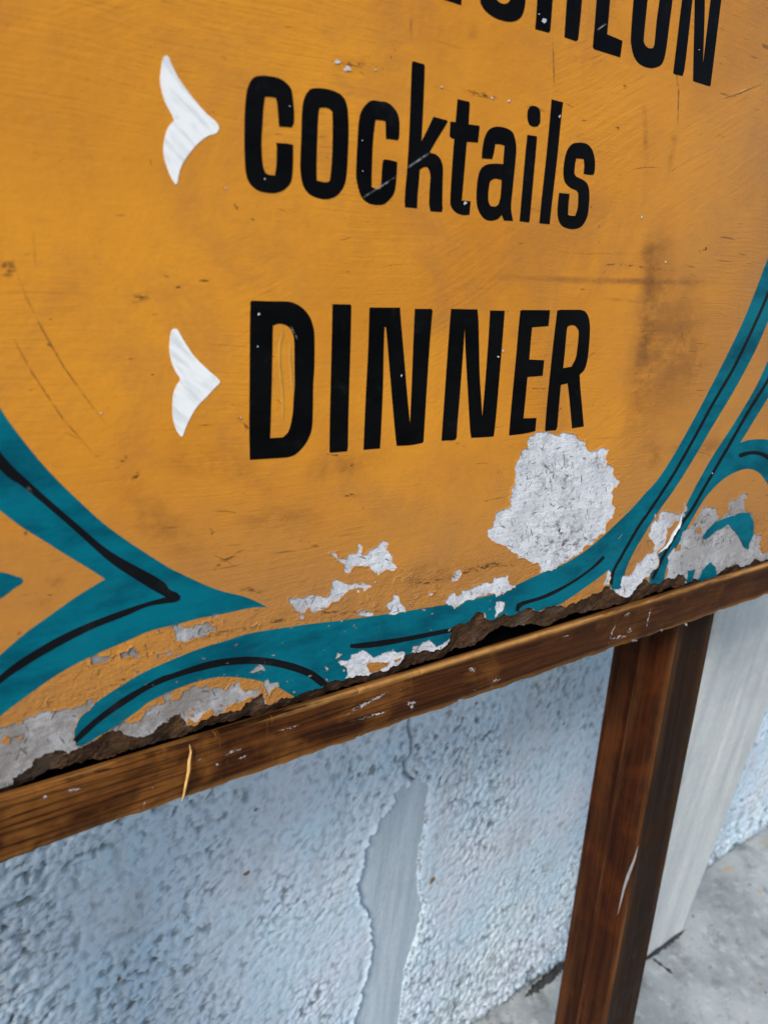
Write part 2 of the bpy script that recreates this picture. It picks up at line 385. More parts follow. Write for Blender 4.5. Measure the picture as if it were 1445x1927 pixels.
def trowel_material(name, c1, c2, strength=.5):
    m, t, b = newmat(name); N = NT(t); o = N.coord()
    s = N.noise(N.coord((110, 40, 9)), 1, 6, .7, .8); s2 = N.noise(N.coord((26, 10, 2.5)), 1, 4, .6, .6)
    col = N.mix(N.ramp(s2, .34, .66), c1, c2); col = N.mix(N.math('MULTIPLY', N.ramp(s, .55, .75), .35), col, tuple(x * 1.15 for x in c1))
    col = N.mix(N.math('MULTIPLY', N.ramp(N.noise(o, 60, 5, .7), .66, .76), .5), col, (.26, .26, .27))
    gr = N.noise(o, 130, 5, .7); col = N.mix(N.math('MULTIPLY', N.ramp(gr, .40, .66), .25), col, tuple(x * .72 for x in c2)); col = N.mix(N.math('MULTIPLY', N.ramp(N.noise(o, 9, 6, .7), .50, .68), .35), col, tuple(x * .7 for x in c2))
    N.l(col, b.inputs['Base Color']); N.l(N.bump(N.math('ADD', N.math('ADD', s, s2), gr), strength, .003), b.inputs['Normal'])
    b.inputs['Roughness'].default_value = .62; return m
def floor_material():
    m, t, b = newmat('worn_concrete'); N = NT(t); o = N.coord()
    col = N.mix(N.ramp(N.noise(o, 9, 6, .65), .34, .66), (.36, .39, .395), (.22, .245, .255))
    col = N.mix(N.math('MULTIPLY', N.ramp(N.noise(o, 38, 5, .7), .50, .66), .5), col, (.47, .50, .505))
    col = N.mix(N.math('MULTIPLY', N.ramp(N.noise(o, 75, 5, .7), .60, .68), .85), col, (.07, .075, .08))
    col = N.mix(N.math('MULTIPLY', N.ramp(N.noise(o, 18, 7, .75), .54, .62), .5), col, (.13, .14, .145))
    col = N.mix(N.math('MULTIPLY', N.ramp(N.noise(N.coord(loc=(5, 2, 0)), 21, 2, .5), .68, .72), .6), col, (.38, .29, .16))
    N.l(col, b.inputs['Base Color']); N.l(N.bump(N.noise(o, 110, 5, .7), .5, .003), b.inputs['Normal'])
    b.inputs['Roughness'].default_value = .8; return m

M_YEL = yellow_material()
M_TEAL = enamel('teal_enamel', (.0012, .140, .188), (.001, .072, .108), .38, .045, .05, .3)
M_BLACK = enamel('black_enamel', (.0038, .0038, .0042), (.002, .002, .0024), .36, .035, .05, .25)
M_LINE = enamel('black_pinstripe', (.006, .007, .009), (.004, .005, .006), .40, .08, .06, .2)
M_WHITE = white_enamel(); M_BARE = bare_material(); M_TORN = torn_material()
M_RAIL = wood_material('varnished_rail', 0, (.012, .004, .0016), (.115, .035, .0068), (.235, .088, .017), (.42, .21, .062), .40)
M_LEG = wood_material('varnished_leg', 2, (.014, .0038, .0014), (.040, .0100, .0024), (.070, .0175, .0034), (.17, .07, .024), .5)
M_LEGF = wood_material('dark_leg_front', 2, (.010, .0042, .0018), (.024, .0100, .0036), (.034, .0140, .0045), (.14, .065, .025), .55)  # darker, browner tones for the front face of the leg
M_SPLINT = plain('raw_splinter', (.68, .40, .13), .6, .3, 200); M_CHIP = plain('chipped_primer', (.62, .64, .67), .6, .3, 250, .4)
M_CURL = plain('curled_paint_edge', (.60, .63, .64), .35, .3, 300, .3, .4)
M_WALL = plaster_material(); M_PATCH = trowel_material('filler', (.46, .545, .605), (.40, .475, .53), .35)
M_PIL = trowel_material('white_render', (.60, .62, .605), (.50, .525, .52), .45); M_FLOOR = floor_material()
M_DIRT = plain('dark_grime', (.05, .052, .055), .9, .5, 60, .6)

# ------------------------------------------------------------------ floor and wall
WALL_Y = np.mean([(CAM_H * ray(*p)[1] / -ray(*p)[2]) for p in ((1050, 1820), (1360, 1615))])
PIL_Y = np.mean([(CAM_H * ray(*p)[1] / -ray(*p)[2]) for p in ((1224, 1796), (1286, 1750))])
gx = np.linspace(-2.6, 3.6, 120); gy = np.linspace(-2.6, WALL_Y + .12, 90)
X, Y = np.meshgrid(gx, gy); floor = grid_obj('floor', np.dstack([X, Y, X * 0]), M_FLOOR); floor['kind'] = 'structure'

wall = empty('plaster_wall', (0.5, WALL_Y, 0))
wall['label'] = 'rough whitewashed plaster wall behind the sign with smooth filler strip and white pilaster'; wall['category'] = 'wall'
W0 = np.array([0.5, WALL_Y, 0])
patch_px = jag(curve(zm(600, 1360, .31834, xy(
    '470,390! 500,360 530,400! 545,345 600,340 650,370! 655,420 632,500 625,620 605,720 590,880 600,1000 635,1080 600,1200 560,1330 520,1440 505,1540 490,1700 470,1850 440,2100 '
    '120,2100! 180,1850 230,1640 262,1540 300,1400 310,1250 290,1130 240,1050 228,960 250,850 270,760 290,680 370,560 425,500 440,430')), 12), 3, .26)
patch = np.array([on_wall(p[0], p[1], WALL_Y) for p in patch_px])
crack = np.array([on_wall(*p, WALL_Y) for p in zm(600, 1360, .31834, xy('560,345 512,300 508,240 545,185 552,100 530,20 540,-60 520,-200'))])
def seg_dist(P, line):
    d = np.full(len(P), 1e9)
    for a, b in zip(line[:-1], line[1:]):
        e = b - a; t = np.clip(((P - a) @ e) / (e @ e), 0, 1); d = np.minimum(d, np.hypot(*(P - a - t[:, None] * e).T))
    return d
x0, x1, z0, z1 = -.42, 1.55, -.01, .80; pitch = .0018
xs = np.arange(x0, x1, pitch); zs = np.arange(z0, z1, pitch); X, Z = np.meshgrid(xs, zs)
wob = fbm(X * 9, Z * 9, 3)
coarse = np.clip(sst(.20, .02, Z + .05 * wob) + .35 * sst(.13, .0, X), 0, 1)                 # coarser throw near the ground
l1 = fbm(X / .0105 + wob, Z / .0125, 3) ; l0 = fbm(X / .0048, Z / .0062 + wob, 2); l2 = fbm(X / .024, Z / .024 + 3, 3)
p1 = np.abs(fbm(X / .0135 + .6 * wob, Z / .0150, 2)); p2 = np.abs(fbm(X / .0085 + 7, Z / .0100 + .5 * wob, 2)); rid = p1 ** .75; lump = p2 ** .8
spot = sst(-.25, .35, fbm(X / .018, Z / .021, 3)); zonew = .30 + .70 * np.clip(sst(-.15, .35, fbm(X * 6 + 2, Z * 4, 3)) + sst(.16, .05, X) + sst(.30, .05, Z), 0, 1)
l3 = fbm(X / .0098 + wob, Z / .0122 + 4, 4); l4 = fbm(X / .0058 + 3, Z / .0068 - wob, 3); top = np.minimum(l3, .18)
h = (.0040 * top + .0021 * np.minimum(l4, .25) + .0008 * l0) * zonew + coarse * (.0042 * l2 + .002 * l1) + .006 * fbm(X * 3, Z * 3, 3)
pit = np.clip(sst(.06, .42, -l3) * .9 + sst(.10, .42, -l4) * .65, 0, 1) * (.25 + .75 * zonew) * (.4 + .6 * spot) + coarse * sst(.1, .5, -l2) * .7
box = (X > patch[:, 0].min() - .03) & (X < patch[:, 0].max() + .03) & (Z < patch[:, 1].max() + .03)
P = np.stack([X[box], Z[box]], 1); dd = dist_poly(P, patch); ins = inside(P, patch)
side = (P[:, 0] - np.interp(P[:, 1], [0, .8], [patch[:, 0].mean(), patch[:, 0].mean()]))
hb = h[box]; pb = pit[box]
hb = np.where(ins, -.005 + .003 * (1 - sst(0, .006, dd)), hb + .0045 * np.exp(-(dd / .004) ** 2) * (side < 0) * (.5 + .9 * fbm(P[:, 0] * 90, P[:, 1] * 60, 2))); pb = np.where(ins, 0, pb * sst(0, .01, dd))
rgt_edge = (~ins) & (side > 0); k2 = np.exp(-(dd / .0016) ** 2) * sst(-.35, .1, fbm(P[:, 0] * 40, P[:, 1] * 40, 3)); pb = np.where(rgt_edge, np.maximum(pb, k2), pb); hb = np.where(rgt_edge, hb - .003 * k2, hb)
h[box] = hb; pit[box] = pb
cbx = (np.abs(X - crack[:, 0].mean()) < .08) & (Z > crack[:, 1].min() - .02)
dc = seg_dist(np.stack([X[cbx], Z[cbx]], 1), crack); k = np.exp(-(dc / .0022) ** 2)
h[cbx] -= .005 * k; pit[cbx] = np.maximum(pit[cbx], .9 * k)
edge = np.minimum.reduce([X - x0, xs[-1] - X, zs[-1] - Z]); h *= sst(0, .03, edge)
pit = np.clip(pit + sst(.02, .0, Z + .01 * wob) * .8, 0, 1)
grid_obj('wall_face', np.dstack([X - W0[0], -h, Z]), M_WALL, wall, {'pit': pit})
# the wall goes on around the close-up part
bx0, bx1, bz1 = -2.6 - W0[0], 3.6 - W0[0], 2.5; ix0, ix1, iz1 = xs[0] - W0[0], xs[-1] - W0[0], zs[-1]
mesh_obj('wall_face', [(bx0, 0, -.01), (ix0, 0, -.01), (ix0, 0, iz1), (ix0, 0, bz1), (bx0, 0, bz1), (bx0, 0, iz1), (ix1, 0, iz1), (ix1, 0, bz1), (bx1, 0, -.01), (bx1, 0, iz1), (bx1, 0, bz1), (ix1, 0, -.01)],
         [(0, 1, 2, 5), (5, 2, 3, 4), (2, 6, 7, 3), (11, 8, 9, 6), (6, 9, 10, 7)], M_WALL, wall)
# filler strip pressed into the groove
pz = np.arange(-.005, patch[:, 1].max() + .004, .0025); px_ = np.arange(patch[:, 0].min() - .004, patch[:, 0].max() + .004, .0025)
X, Z = np.meshgrid(px_, pz); hh = .0016 * fbm(X * 30, Z * 4, 3) + .0015 - .003 * sst(.35, 1, np.abs(2 * (X - X.mean()) / np.ptp(X)))
P = np.stack([X.ravel(), Z.ravel()], 1); keepq = (inside(P, patch) | (dist_poly(P, patch) < .003)).reshape(X.shape)
fq = [tuple(int(q) for q in f) for f in grid_faces(X.shape[1], X.shape[0]) if keepq.ravel()[f].all()]
mesh_obj('filler_strip', np.stack([X.ravel() - W0[0], -(hh.ravel() - .0022), Z.ravel()], 1), fq, M_PATCH, wall, True)['label'] = 'smooth grey-blue trowelled filler strip'
# pilaster standing proud of the wall
rb, rt = on_wall(1290, 1748, PIL_Y), on_wall(1447, 1340, PIL_Y); lb = on_wall(1165, 1830, PIL_Y)
slope = (rt[0] - rb[0]) / (rt[1] - rb[1]); depth = WALL_Y - PIL_Y
zz = np.linspace(.004, 2.4, 900); prof = []
for s in np.linspace(0, 1, 60): prof.append(('f', s))
rows = []
for z in zz:
    xl = lb[0] - .02 * z; xr = rb[0] + slope * min(z, .6) + .004 * float(perlin(z * 16, 3.3))
    s = np.linspace(0, 1, 50); fx = xl + (xr - xl) * s
    fy = -depth + .0022 * fbm(fx * 22, np.full(50, z * 2.2), 3) + .012 * np.clip((s - .93) / .07, 0, 1) ** 2 + .012 * np.clip((.07 - s) / .07, 0, 1) ** 2
    fx = np.concatenate([[xl - .002], fx, [xr + .002]]); fy = np.concatenate([[.006], fy, [.006]])
    rows.append(np.stack([fx - W0[0], fy, np.full(52, z)], 1))
grid_obj('pilaster', np.array(rows), M_PIL, wall)['label'] = 'smooth white rendered pilaster'
# grime packed into the joint between wall and floor
def lump_strip(name, pts, w, hgt, mat, seed):
    pts = [np.array(p) for p in pts]; V, Fc = [], []; r = random.Random(seed); m = 9
    seq = []
    for a, b in zip(pts[:-1], pts[1:]):
        k = max(2, int(np.hypot(*(b - a)) / .004)); seq += [a + (b - a) * i / k for i in range(k)]
    seq.append(pts[-1]); n = len(seq)
    for i, c in enumerate(seq):
        t = seq[min(i + 1, n - 1)] - seq[max(i - 1, 0)]; t = t / (np.hypot(*t) + 1e-9); q = np.array([-t[1], t[0]])
        s = min(1, 4 * i / n + .1, 4 * (n - 1 - i) / n + .1) * r.uniform(.6, 1.25)
        for j in range(m):
            u = -1 + 2 * j / (m - 1); p = c + q * u * w * s * r.uniform(.85, 1.15)
            V.append((p[0], p[1], -.001 + hgt * s * (1 - u * u) * r.uniform(.7, 1.3)))
    for i in range(n - 1):
        for j in range(m - 1): k = i * m + j; Fc.append((k, k + 1, k + m + 1, k + m))
    o = mesh_obj(name, V, Fc, mat, None, True); return o
gr = [lump_strip('grime', [on_floor(*p) for p in ((1205, 1812), (1240, 1787), (1268, 1766), (1288, 1750), (1300, 1752))], .005, .005, M_DIRT, 3),
      lump_strip('grime', [on_floor(*p) for p in ((1222, 1800), (1236, 1810), (1252, 1822), (1270, 1836))], .004, .003, M_DIRT, 4),
      lump_strip('grime', [on_floor(*p) for p in ((985, 1878), (1010, 1858), (1035, 1838), (1056, 1816), (1085, 1800))], .008, .008, M_DIRT, 6)]
for o, s in zip(gr, ('dark grime in the joint at the foot of the white pilaster', 'short dark crack of dirt running out over the floor below the pilaster', 'dark grime at the wall foot just left of the wooden leg')):
    o['label'] = s; o['category'] = 'grime'; o['kind'] = 'stuff'

# ------------------------------------------------------------------ the sign
sign = empty('standing_sign', tuple(FOOT)); sign.rotation_euler = (LEAN, 0, 0)
sign['label'] = 'weathered orange-yellow painted menu sign on wooden legs, teal scrolls and black lettering'; sign['category'] = 'sign'

A0, A1 = -.51, .60; BT = on(722, 300)[1] + .42                     # the board beyond the frame
face_px = xy('24,1477 24,1465 48,1450 62,1441 67,1427 95,1417 117,1412 129,1419 148,1407 181,1393 207,1376 229,1376 248,1385 258,1388 277,1384 301,1365 328,1346 340,1345 348,1356 '
    '353,1365 380,1354 396,1348 425,1340 442,1338 461,1323 492,1304 497,1311 500,1325 510,1326 529,1311 554,1310 587,1299 617,1284 650,1277 693,1272 728,1263 745,1253 761,1232 794,1224 '
    '822,1222 846,1206 848,1186 857,1176 882,1169 897,1151 910,1151 914,1164 930,1165 949,1154 967,1156 979,1149 999,1144 1005,1149 1039,1139 1064,1144 1084,1134 1101,1126 1124,1116 1134,1106 '
    '1147,1102 1154,1112 1172,1123 1185,1122 1196,1109 1210,1089 1219,1091 1224,1099 1246,1091 1264,1089 1277,1080 1286,1082 1291,1098 1322,1089 1349,1082 1365,1067 1385,1062 1392,1067 1410,1062 1419,1051 1428,1055 1445,1052')
edge_px = xy('24,1479 62,1462 91,1443 115,1441 129,1434 153,1431 186,1424 215,1419 253,1403 280,1393 305,1389 338,1381 355,1369 384,1357 429,1350 467,1340 500,1333 529,1323 580,1315 610,1301 657,1284 719,1270 745,1256 '
    '775,1244 810,1235 841,1223 853,1216 880,1210 907,1198 930,1179 945,1170 967,1174 994,1169 1056,1159 1094,1149 1144,1139 1180,1131 1210,1118 1241,1109 1277,1101 1345,1088 1400,1072 1445,1062')
face_low = loc(jag(face_px, 3, .2, False)); edge_low = loc(jag([(p[0], p[1] + 6) for p in edge_px], 4, .16, False), -.005)
bl = face_low[0][1]; br = face_low[-1][1]
face = [(A0, bl - .004)] + face_low + [(A1, br), (A1, BT), (A0, BT)]
edge_ = [(A0, bl - .006)] + edge_low + [(A1, br - .004), (A1, BT - .001), (A0, BT - .001)]
face_np = np.array(face); in_face = any_in([face]); in_edge = any_in([edge_])
# torn core of the fibreboard: follows the face, falls back towards its broken lower edge
pts = []
for _ in range(9000):
    i = rng.randrange(len(edge_low) - 1); p = edge_low[i]; pts.append((p[0] + rng.uniform(-.006, .006), p[1] + rng.uniform(-.004, .034)))
pts = [p for p, k in zip(pts, in_edge(np.array(pts))) if k]
low_np = np.array(face_low)
def torn_lift(P):
    d = np.full(len(P), 1.); near = in_face(P) | (P[:, 1] > bl + .2)
    q = ~near
    if q.any():
        pp = P[q]; d2 = np.full(len(pp), 1e9)
        for a, b in zip(low_np[:-1], low_np[1:]):
            e = b - a; t = np.clip(((pp - a) @ e) / (e @ e + 1e-12), 0, 1); d2 = np.minimum(d2, np.hypot(*(pp - a - t[:, None] * e).T))
        d[q] = d2
    out = np.full(len(P), -.0022)
    out[q] = -.0010 - np.minimum(d[q] * .35, .0045) + .0006 * fbm(pp[:, 0] * 260, pp[:, 1] * 330, 3)
    return out
panel = film('panel', in_edge, [edge_], -.0115, 0.0, M_TORN, sign, pts, torn_lift); panel['label'] = 'brown fibreboard panel torn along its lower edge'
facing = film('facing', in_face, [face], -.0030, 0.0, M_BARE, panel, [(rng.uniform(A0, A1), rng.uniform(bl, BT)) for _ in range(300)])
facing['label'] = 'bare grey fibreboard face'

# ---- where the paint has come off
L1, L2, L3 = (0, 740, .2076), (0, 1040, .23866), (280, 1020, .2076)
L4, L5, L6, L7 = (540, 990, .2353), (820, 780, .24913), (1120, 880, .22491), (1120, 460, .25938)
peels_z = [
 (L5, '710,155 860,140 960,130 1020,135 1060,170 1085,190 1130,195 1140,265 1170,280 1280,265 1305,250 1280,330 1285,385 1300,370 1340,420 1355,485 1385,500 1360,550 1320,590 1340,620 1330,680 1345,750 1300,810 1280,880 1220,940 1130,990 1000,1095 910,1155 830,1180 780,1200 770,1120 690,1100 620,1090 605,1050 540,1010 500,985 440,960 385,915 385,875 420,850 430,800 470,730 560,690 550,640 560,580 595,520 590,400 630,330 640,290 690,260 680,210'),
 (L4, '330,215 390,200 400,250 465,265 480,235 560,200 570,165 555,145 580,135 605,160 600,200 590,225 635,215 690,170 735,130 760,115 810,130 790,190 820,215 840,280 870,320 930,350 850,360 755,370 735,395 690,360 660,325 600,315 550,320 510,350 490,385 465,375 460,310 395,285 398,258 370,240'),
 (L4, '10,570 60,570 330,550 360,490 360,440 380,425 430,440 470,455 560,460 610,440 650,465 680,480 640,500 615,525 600,490 560,490 500,510 450,550 420,585 350,610 300,655 230,690 190,685 180,650 150,680 60,680 20,620'),
 (L4, '545,695 610,662 690,680 690,710 640,720 560,715'), (L4, '850,540 890,560 910,620 945,650 950,685 810,708 820,670 785,635 830,600'),
 (L4, '1305,440 1330,380 1370,340 1390,360 1385,410 1340,440'), (L4, '90,710 140,715 130,740 90,745'), (L4, '555,505 580,510 575,535 555,530'), (L4, '640,560 660,565 650,590'),
 (L4, '1130,530 1180,520 1150,555 1135,555'), (L4, '1020,550 1050,555 1030,575'), (L4, '940,415 995,380 1000,400 960,415'), (L4, '920,420 940,425 925,445'), (L4, '465,570 500,568 495,582 462,585'),
 (L4, '850,440 870,410 895,400 880,425'), (L4, '690,440 712,435 700,455'), (L4, '1215,560 1245,550 1240,570'),
 (L5, '60,1410 110,1350 145,1345 155,1370 190,1355 190,1325 230,1330 270,1300 330,1285 370,1265 430,1260 440,1225 545,1210 550,1260 560,1285 600,1290 595,1310 540,1330 450,1380 440,1350 370,1370 290,1395 210,1420 165,1450 135,1475 125,1450 85,1435'),
 (L5, '450,1410 515,1415 495,1490 440,1545'),
 (L4, '400,1085 500,1060 515,1020 580,1000 630,1000 690,1050 740,1030 840,980 870,1005 940,1010 930,1100 870,1160 760,1220 660,1240 540,1270 470,1260 475,1160 460,1120 420,1110'),
 (L4, '985,1020 1000,960 1060,950 1130,905 1180,945 1190,965 1240,940 1290,900 1310,815 1330,830 1330,960 1200,1040 1050,1040'),
 (L4, '370,1075 400,1010 440,1020 400,1055'), (L4, '300,1105 330,1140 310,1160'), (L4, '310,1200 325,1230 305,1240'), (L4, '440,1140 465,1150 450,1165'),
 (L3, '215,755 270,735 300,760 330,775 450,740 555,715 560,755 605,770 600,815 520,850 400,880 330,910 230,915 225,900 250,870 235,830 210,775'),
 (L3, '565,660 640,650 600,690 575,690'), (L3, '675,695 690,705 675,735'), (L3, '85,795 110,795 105,815 85,812'), (L3, '70,1050 90,1010 220,980 210,1020 170,1030 140,1010 100,1045'), (L3, '240,1025 300,1015 250,1045'),
 (L3, '920,780 975,740 980,755 930,785'), (L3, '1350,650 1415,660 1390,700 1355,695'), (L3, '905,1180 960,1130 1000,1100 1045,1135 1050,1165 940,1185'), (L3, '425,1255 480,1220 465,1250'), (L3, '665,1180 690,1195 680,1205'),
 (L3, '760,1215 805,1195 790,1220'), (L3, '1240,1255 1265,1245 1255,1275'), (L3, '1290,1240 1308,1235 1300,1255'), (L3, '1295,1345 1330,1350 1310,1370'),
 (L3, '0,1510 130,1460 140,1420 90,1375 200,1350 215,1365 195,1440 270,1420 300,1380 310,1340 380,1310 450,1310 520,1290 560,1330 640,1310 680,1340 720,1300 790,1265 840,1270 830,1320 870,1360 990,1330 1030,1340 940,1400 840,1440 720,1490 690,1530 600,1560 500,1600 420,1640 390,1655 350,1680 300,1720 150,1800 0,1900'),
 (L2, '-300,1400 0,1380 170,1350 210,1300 300,1260 400,1245 520,1220 600,1210 680,1195 700,1150 740,1150 740,1190 650,1280 590,1380 575,1470 600,1515 660,1520 720,1475 900,1370 960,1335 1020,1340 1090,1330 1150,1240 1257,1200 1257,1620 1100,1700 600,1850 100,1960 -300,2080'),
 (L2, '710,820 760,795 800,815 900,810 880,835 820,860 710,870'), (L2, '940,790 1000,775 1045,735 1085,790 1110,815 1090,835 1040,815 960,835 945,820'), (L2, '1070,930 1110,935 1090,960 1070,945'), (L2, '365,1160 385,1170 370,1200'),
 (L2, '940,1045 975,1030 960,1050'), (L2, '1235,800 1257,795 1255,825 1240,830'),
 (L3, '1040,1260 1080,1235 1095,1280 1170,1265 1180,1300 1130,1330 1090,1395 1060,1385 1050,1320 1030,1300'),
 (L6, '545,370 600,360 715,370 735,310 745,275 755,290 740,370 700,440 580,640 510,720 530,770 490,850 450,905 400,945 330,1075 280,1095 230,1095 170,1050 150,1005 215,1000 230,900 330,830 390,770 420,720 480,700 490,640 450,590 455,520 490,440 530,420'),
 (L6, '890,330 960,330 1015,350 1010,440 1070,390 1120,360 1125,260 1180,250 1240,210 1265,220 1245,310 1280,375 1320,450 1320,540 1380,560 1370,680 1400,720 1445,700 1560,660 1560,820 1310,860 1200,940 1000,980 750,1010 560,980 600,800 700,620 750,520 830,440'),
 (L6, '105,850 125,880 115,975 60,1000 70,950'), (L6, '490,385 505,380 500,415 488,410')]
islands_z = [(L4, '635,1110 740,1090 820,1085 800,1120 730,1160 660,1170'), (L4, '850,1070 910,1050 900,1070 860,1085'), (L2, '10,1500 50,1440 85,1465 70,1500 30,1510'), (L2, '130,1455 180,1450 170,1467 135,1466'),
 (L6, '840,500 880,500 885,540 850,550'), (L6, '680,640 715,650 705,690 660,700'), (L6, '560,895 590,900 580,920'), (L3, '690,1530 720,1500 800,1490 870,1430 940,1400 860,1480 770,1550 700,1555'), (L3, '350,1600 420,1640 480,1580 580,1520 590,1535 500,1600 400,1655 355,1665'),
 (L3, '385,1500 410,1505 405,1525 385,1520'), (L3, '640,1470 665,1475 650,1490'), (L3, '360,1560 400,1560 410,1580 370,1580')]
PX = lambda z, s: zm(*z, xy(s))
peel = [loc(jag(PX(z, s), 2.6 if len(s) > 120 else 2.2, .23 if len(s) > 120 else .14)) for z, s in peels_z]
isl = [loc(jag(PX(z, s), 2.5, .15)) for z, s in islands_z]
# small random flakes lost around the damaged lower part
for _ in range(70):
    t = rng.random(); x = 180 + 800 * t; y = 1250 - .19 * (x - 300) + rng.gauss(0, 42) + (20 if x < 500 else 0)
    r = rng.choice((.7, .9, 1.2, 1.6, 2.4)); a = rng.uniform(-.9, .3); q = []
    for k in range(7):
        th = k / 7 * 6.28; rr = r * rng.uniform(.5, 1.3); ex, ey = 1.8 * rr * math.cos(th), .8 * rr * math.sin(th)
        q.append((x + ex * math.cos(a) - ey * math.sin(a), y + ex * math.sin(a) + ey * math.cos(a)))
    peel.append(loc(q))
in_peel, in_isl = any_in(peel), any_in(isl)
peel_rim = np.array([p for L in peel for p in L])

scroll_left = curve(xy('-260,330! -150,430 -110,540 -60,660 0,767 41,825 89,883 145,939 208,995 300,1057 342,1080 405,1108 458,1122 485,1133 502,1142! 481,1142 456,1146 415,1155 373,1163 332,1174 280,1187 239,1205 167,1236 107,1269 48,1310 0,1347 -60,1402 -150,1490 '
    '-240,1600! -215,1470 -150,1372 -80,1300 0,1232 48,1191 95,1157 143,1123 198,1089! 167,1069 119,1040 83,1017 41,991 0,960 -60,915 -130,840 -200,710 -240,540'), 6)
scroll_tip = curve(xy('-150,1120 -70,1075 0,1076 31,1084 41,1087 44,1092 41,1098 26,1107 0,1126 -70,1160 -130,1150'), 5)
scroll_mid = curve(xy('143,1402 137,1391 141,1369 155,1345 177,1324 215,1298 262,1269 300,1251 373,1221 425,1205 467,1192 519,1183 580,1174 634,1168 728,1155 822,1140 880,1129 930,1117 969,1101 1014,1080 1069,1056 1119,1021 1180,964 1210,931 1239,898 1275,841 1327,745 1379,642 1405,584 1431,517 1448,470 1475,380 1495,270 1500,120 '
    '1505,-60! 1545,200 1530,360 1490,490 1445,600 1418,662 1379,735 1340,800 1302,865 1268,919 1239,960 1210,1006 1194,1033 1183,1055 1175,1076 1169,1112! 1148,1112! 1145,1071! 1119,1091 1069,1126 1044,1140 1007,1152 950,1190 850,1240 700,1300 600,1340 565,1340! 553,1310! 519,1291 477,1278 436,1273 404,1274 363,1284 321,1300 280,1320 262,1334 215,1367 172,1392 153,1403'), 6)
scroll_right = curve(xy('1480,600 1445,675 1418,732 1379,797 1340,857 1312,906 1291,947 1282,968 1275,986 1250,1026 1235,1047 1221,1083 1223,1105! 1246,1100! 1255,1060 1277,1019 1298,981 1322,941 1345,914 1367,896 1390,885 1408,882 1426,889 1439,905 1450,925 1470,985 1490,990! 1525,960 1515,890 1480,842 1445,828 1426,826 1405,828 1391,833! 1418,789 1445,745 1480,680 1530,560!'), 6)
in_scroll = any_in([loc(q) for q in (scroll_left, scroll_tip, scroll_mid, scroll_right)])
TY, TT, TB = .00050, .00014, .00010         # coats: yellow, teal, black
def ring(L, d):
    q = np.array(L); t = np.roll(q, -1, 0) - np.roll(q, 1, 0); t /= np.linalg.norm(t, axis=1)[:, None] + 1e-9
    c = np.stack([t[:, 1], -t[:, 0]], 1); area = np.sum(q[:, 0] * np.roll(q[:, 1], -1) - np.roll(q[:, 0], -1) * q[:, 1])
    return [tuple(p) for p in (q + c * d * (1 if area > 0 else -1))[::2]]
extra = [p for L in peel for p in ring(L, .0014) + ring(L, .0032)] + [(a, b) for a in np.arange(A0, A1, .02) for b in np.arange(bl, BT, .02)]
extra = [p for p, k in zip(extra, in_face(np.array(extra))) if k]
rim_set = {(round(x, 5), round(y, 5)) for x, y in peel_rim}
def curl(P):
    on_rim = np.array([(round(x, 5), round(y, 5)) in rim_set for x, y in P])
    for dx, dy in ((0, 0), (.002, 0), (-.002, 0), (0, .002), (0, -.002)): on_rim &= ~in_scroll(P + np.array([dx, dy]))
    return np.where(on_rim, .0007 * np.clip(fbm(P[:, 0] * 55, P[:, 1] * 55, 2) + .25, 0, 1.1), 0)
yellow = film('yellow_paint', lambda P: in_face(P) & (~in_peel(P) | in_isl(P)), [face] + peel + isl, 0, TY, M_YEL, sign, extra, curl)
yellow['label'] = 'flaking orange-yellow brushed paint'

def coat(name, outline_sets, n0, n1, mat, parent, cut=True, label=None):
    loops = outline_sets; ins = any_in(loops[:1]); holes = any_in(loops[1:]) if len(loops) > 1 else None
    lo, hi = np.min(loops[0], 0), np.max(loops[0], 0)
    near = [p for p in peel if np.all(np.max(p, 0) > lo) and np.all(np.min(p, 0) < hi)] if cut else []
    def keep(P):
        k = ins(P)
        if holes: k &= ~holes(P)
        if cut: k &= in_face(P) & ~in_peel(P)
        return k
    lp = loops + near + ([face] if cut else [])
    o = film(name, keep, lp, n0, n1, mat, parent)
    if label: o['label'] = label
    return o

# ---- teal scrolls with their black pinstripes
stripe_left = curve(xy('-190,560! -110,700 0,849 62,912 145,985 208,1037 300,1089 318,1108 332,1114 339,1121 338,1128 331,1132 280,1140 239,1157 167,1186 95,1224 48,1252 0,1286 -70,1350 -150,1440! -75,1338 0,1270 48,1234 119,1193 191,1162 262,1137 311,1123! 270,1099 208,1058 145,1002 83,948 41,914 0,883 -110,760'), 5)
stripe_arch = curve(xy('138,1392 155,1372 191,1341 239,1307 300,1274 321,1267 384,1246 425,1238 467,1235 508,1238 550,1247 580,1258 600,1270 617,1285! 603,1291! 575,1271 540,1259 515,1253 487,1249 456,1249 415,1253 363,1265 321,1278 280,1296 239,1322 191,1355 144,1397'), 5)
stripe_mid = curve(xy('658,1212 672,1210 752,1199 822,1186 853,1180! 853,1188! 775,1204 705,1217 667,1219 657,1217'), 5)
stripe_low = curve(xy('969,1150! 970,1138 979,1132 1019,1120 1069,1096 1106,1071 1124,1054 1134,1045 1136,1049 1124,1062 1081,1094 1032,1122 982,1139 975,1150!'), 5)
def ribbon(pts, w):
    P = [np.array(p[:2]) for p in pts]; L, R = [], []
    for i, p in enumerate(P):
        t = P[min(i + 1, len(P) - 1)] - P[max(i - 1, 0)]; t /= np.hypot(*t); q = np.array([-t[1], t[0]]) * w[0 if i == 0 else (1 if i == len(P) - 1 else 2)] * .5
        L.append(tuple(p + q)); R.append(tuple(p - q))
    return curve(L + R[::-1], 6)
stripe_long = ribbon(xy('1500,395 1475,470 1446,545 1418,610 1379,691 1340,758 1302,828 1263,896 1221,960 1199,992 1165,1051 1152,1076 1148,1100'), (4, 5, 5.2))
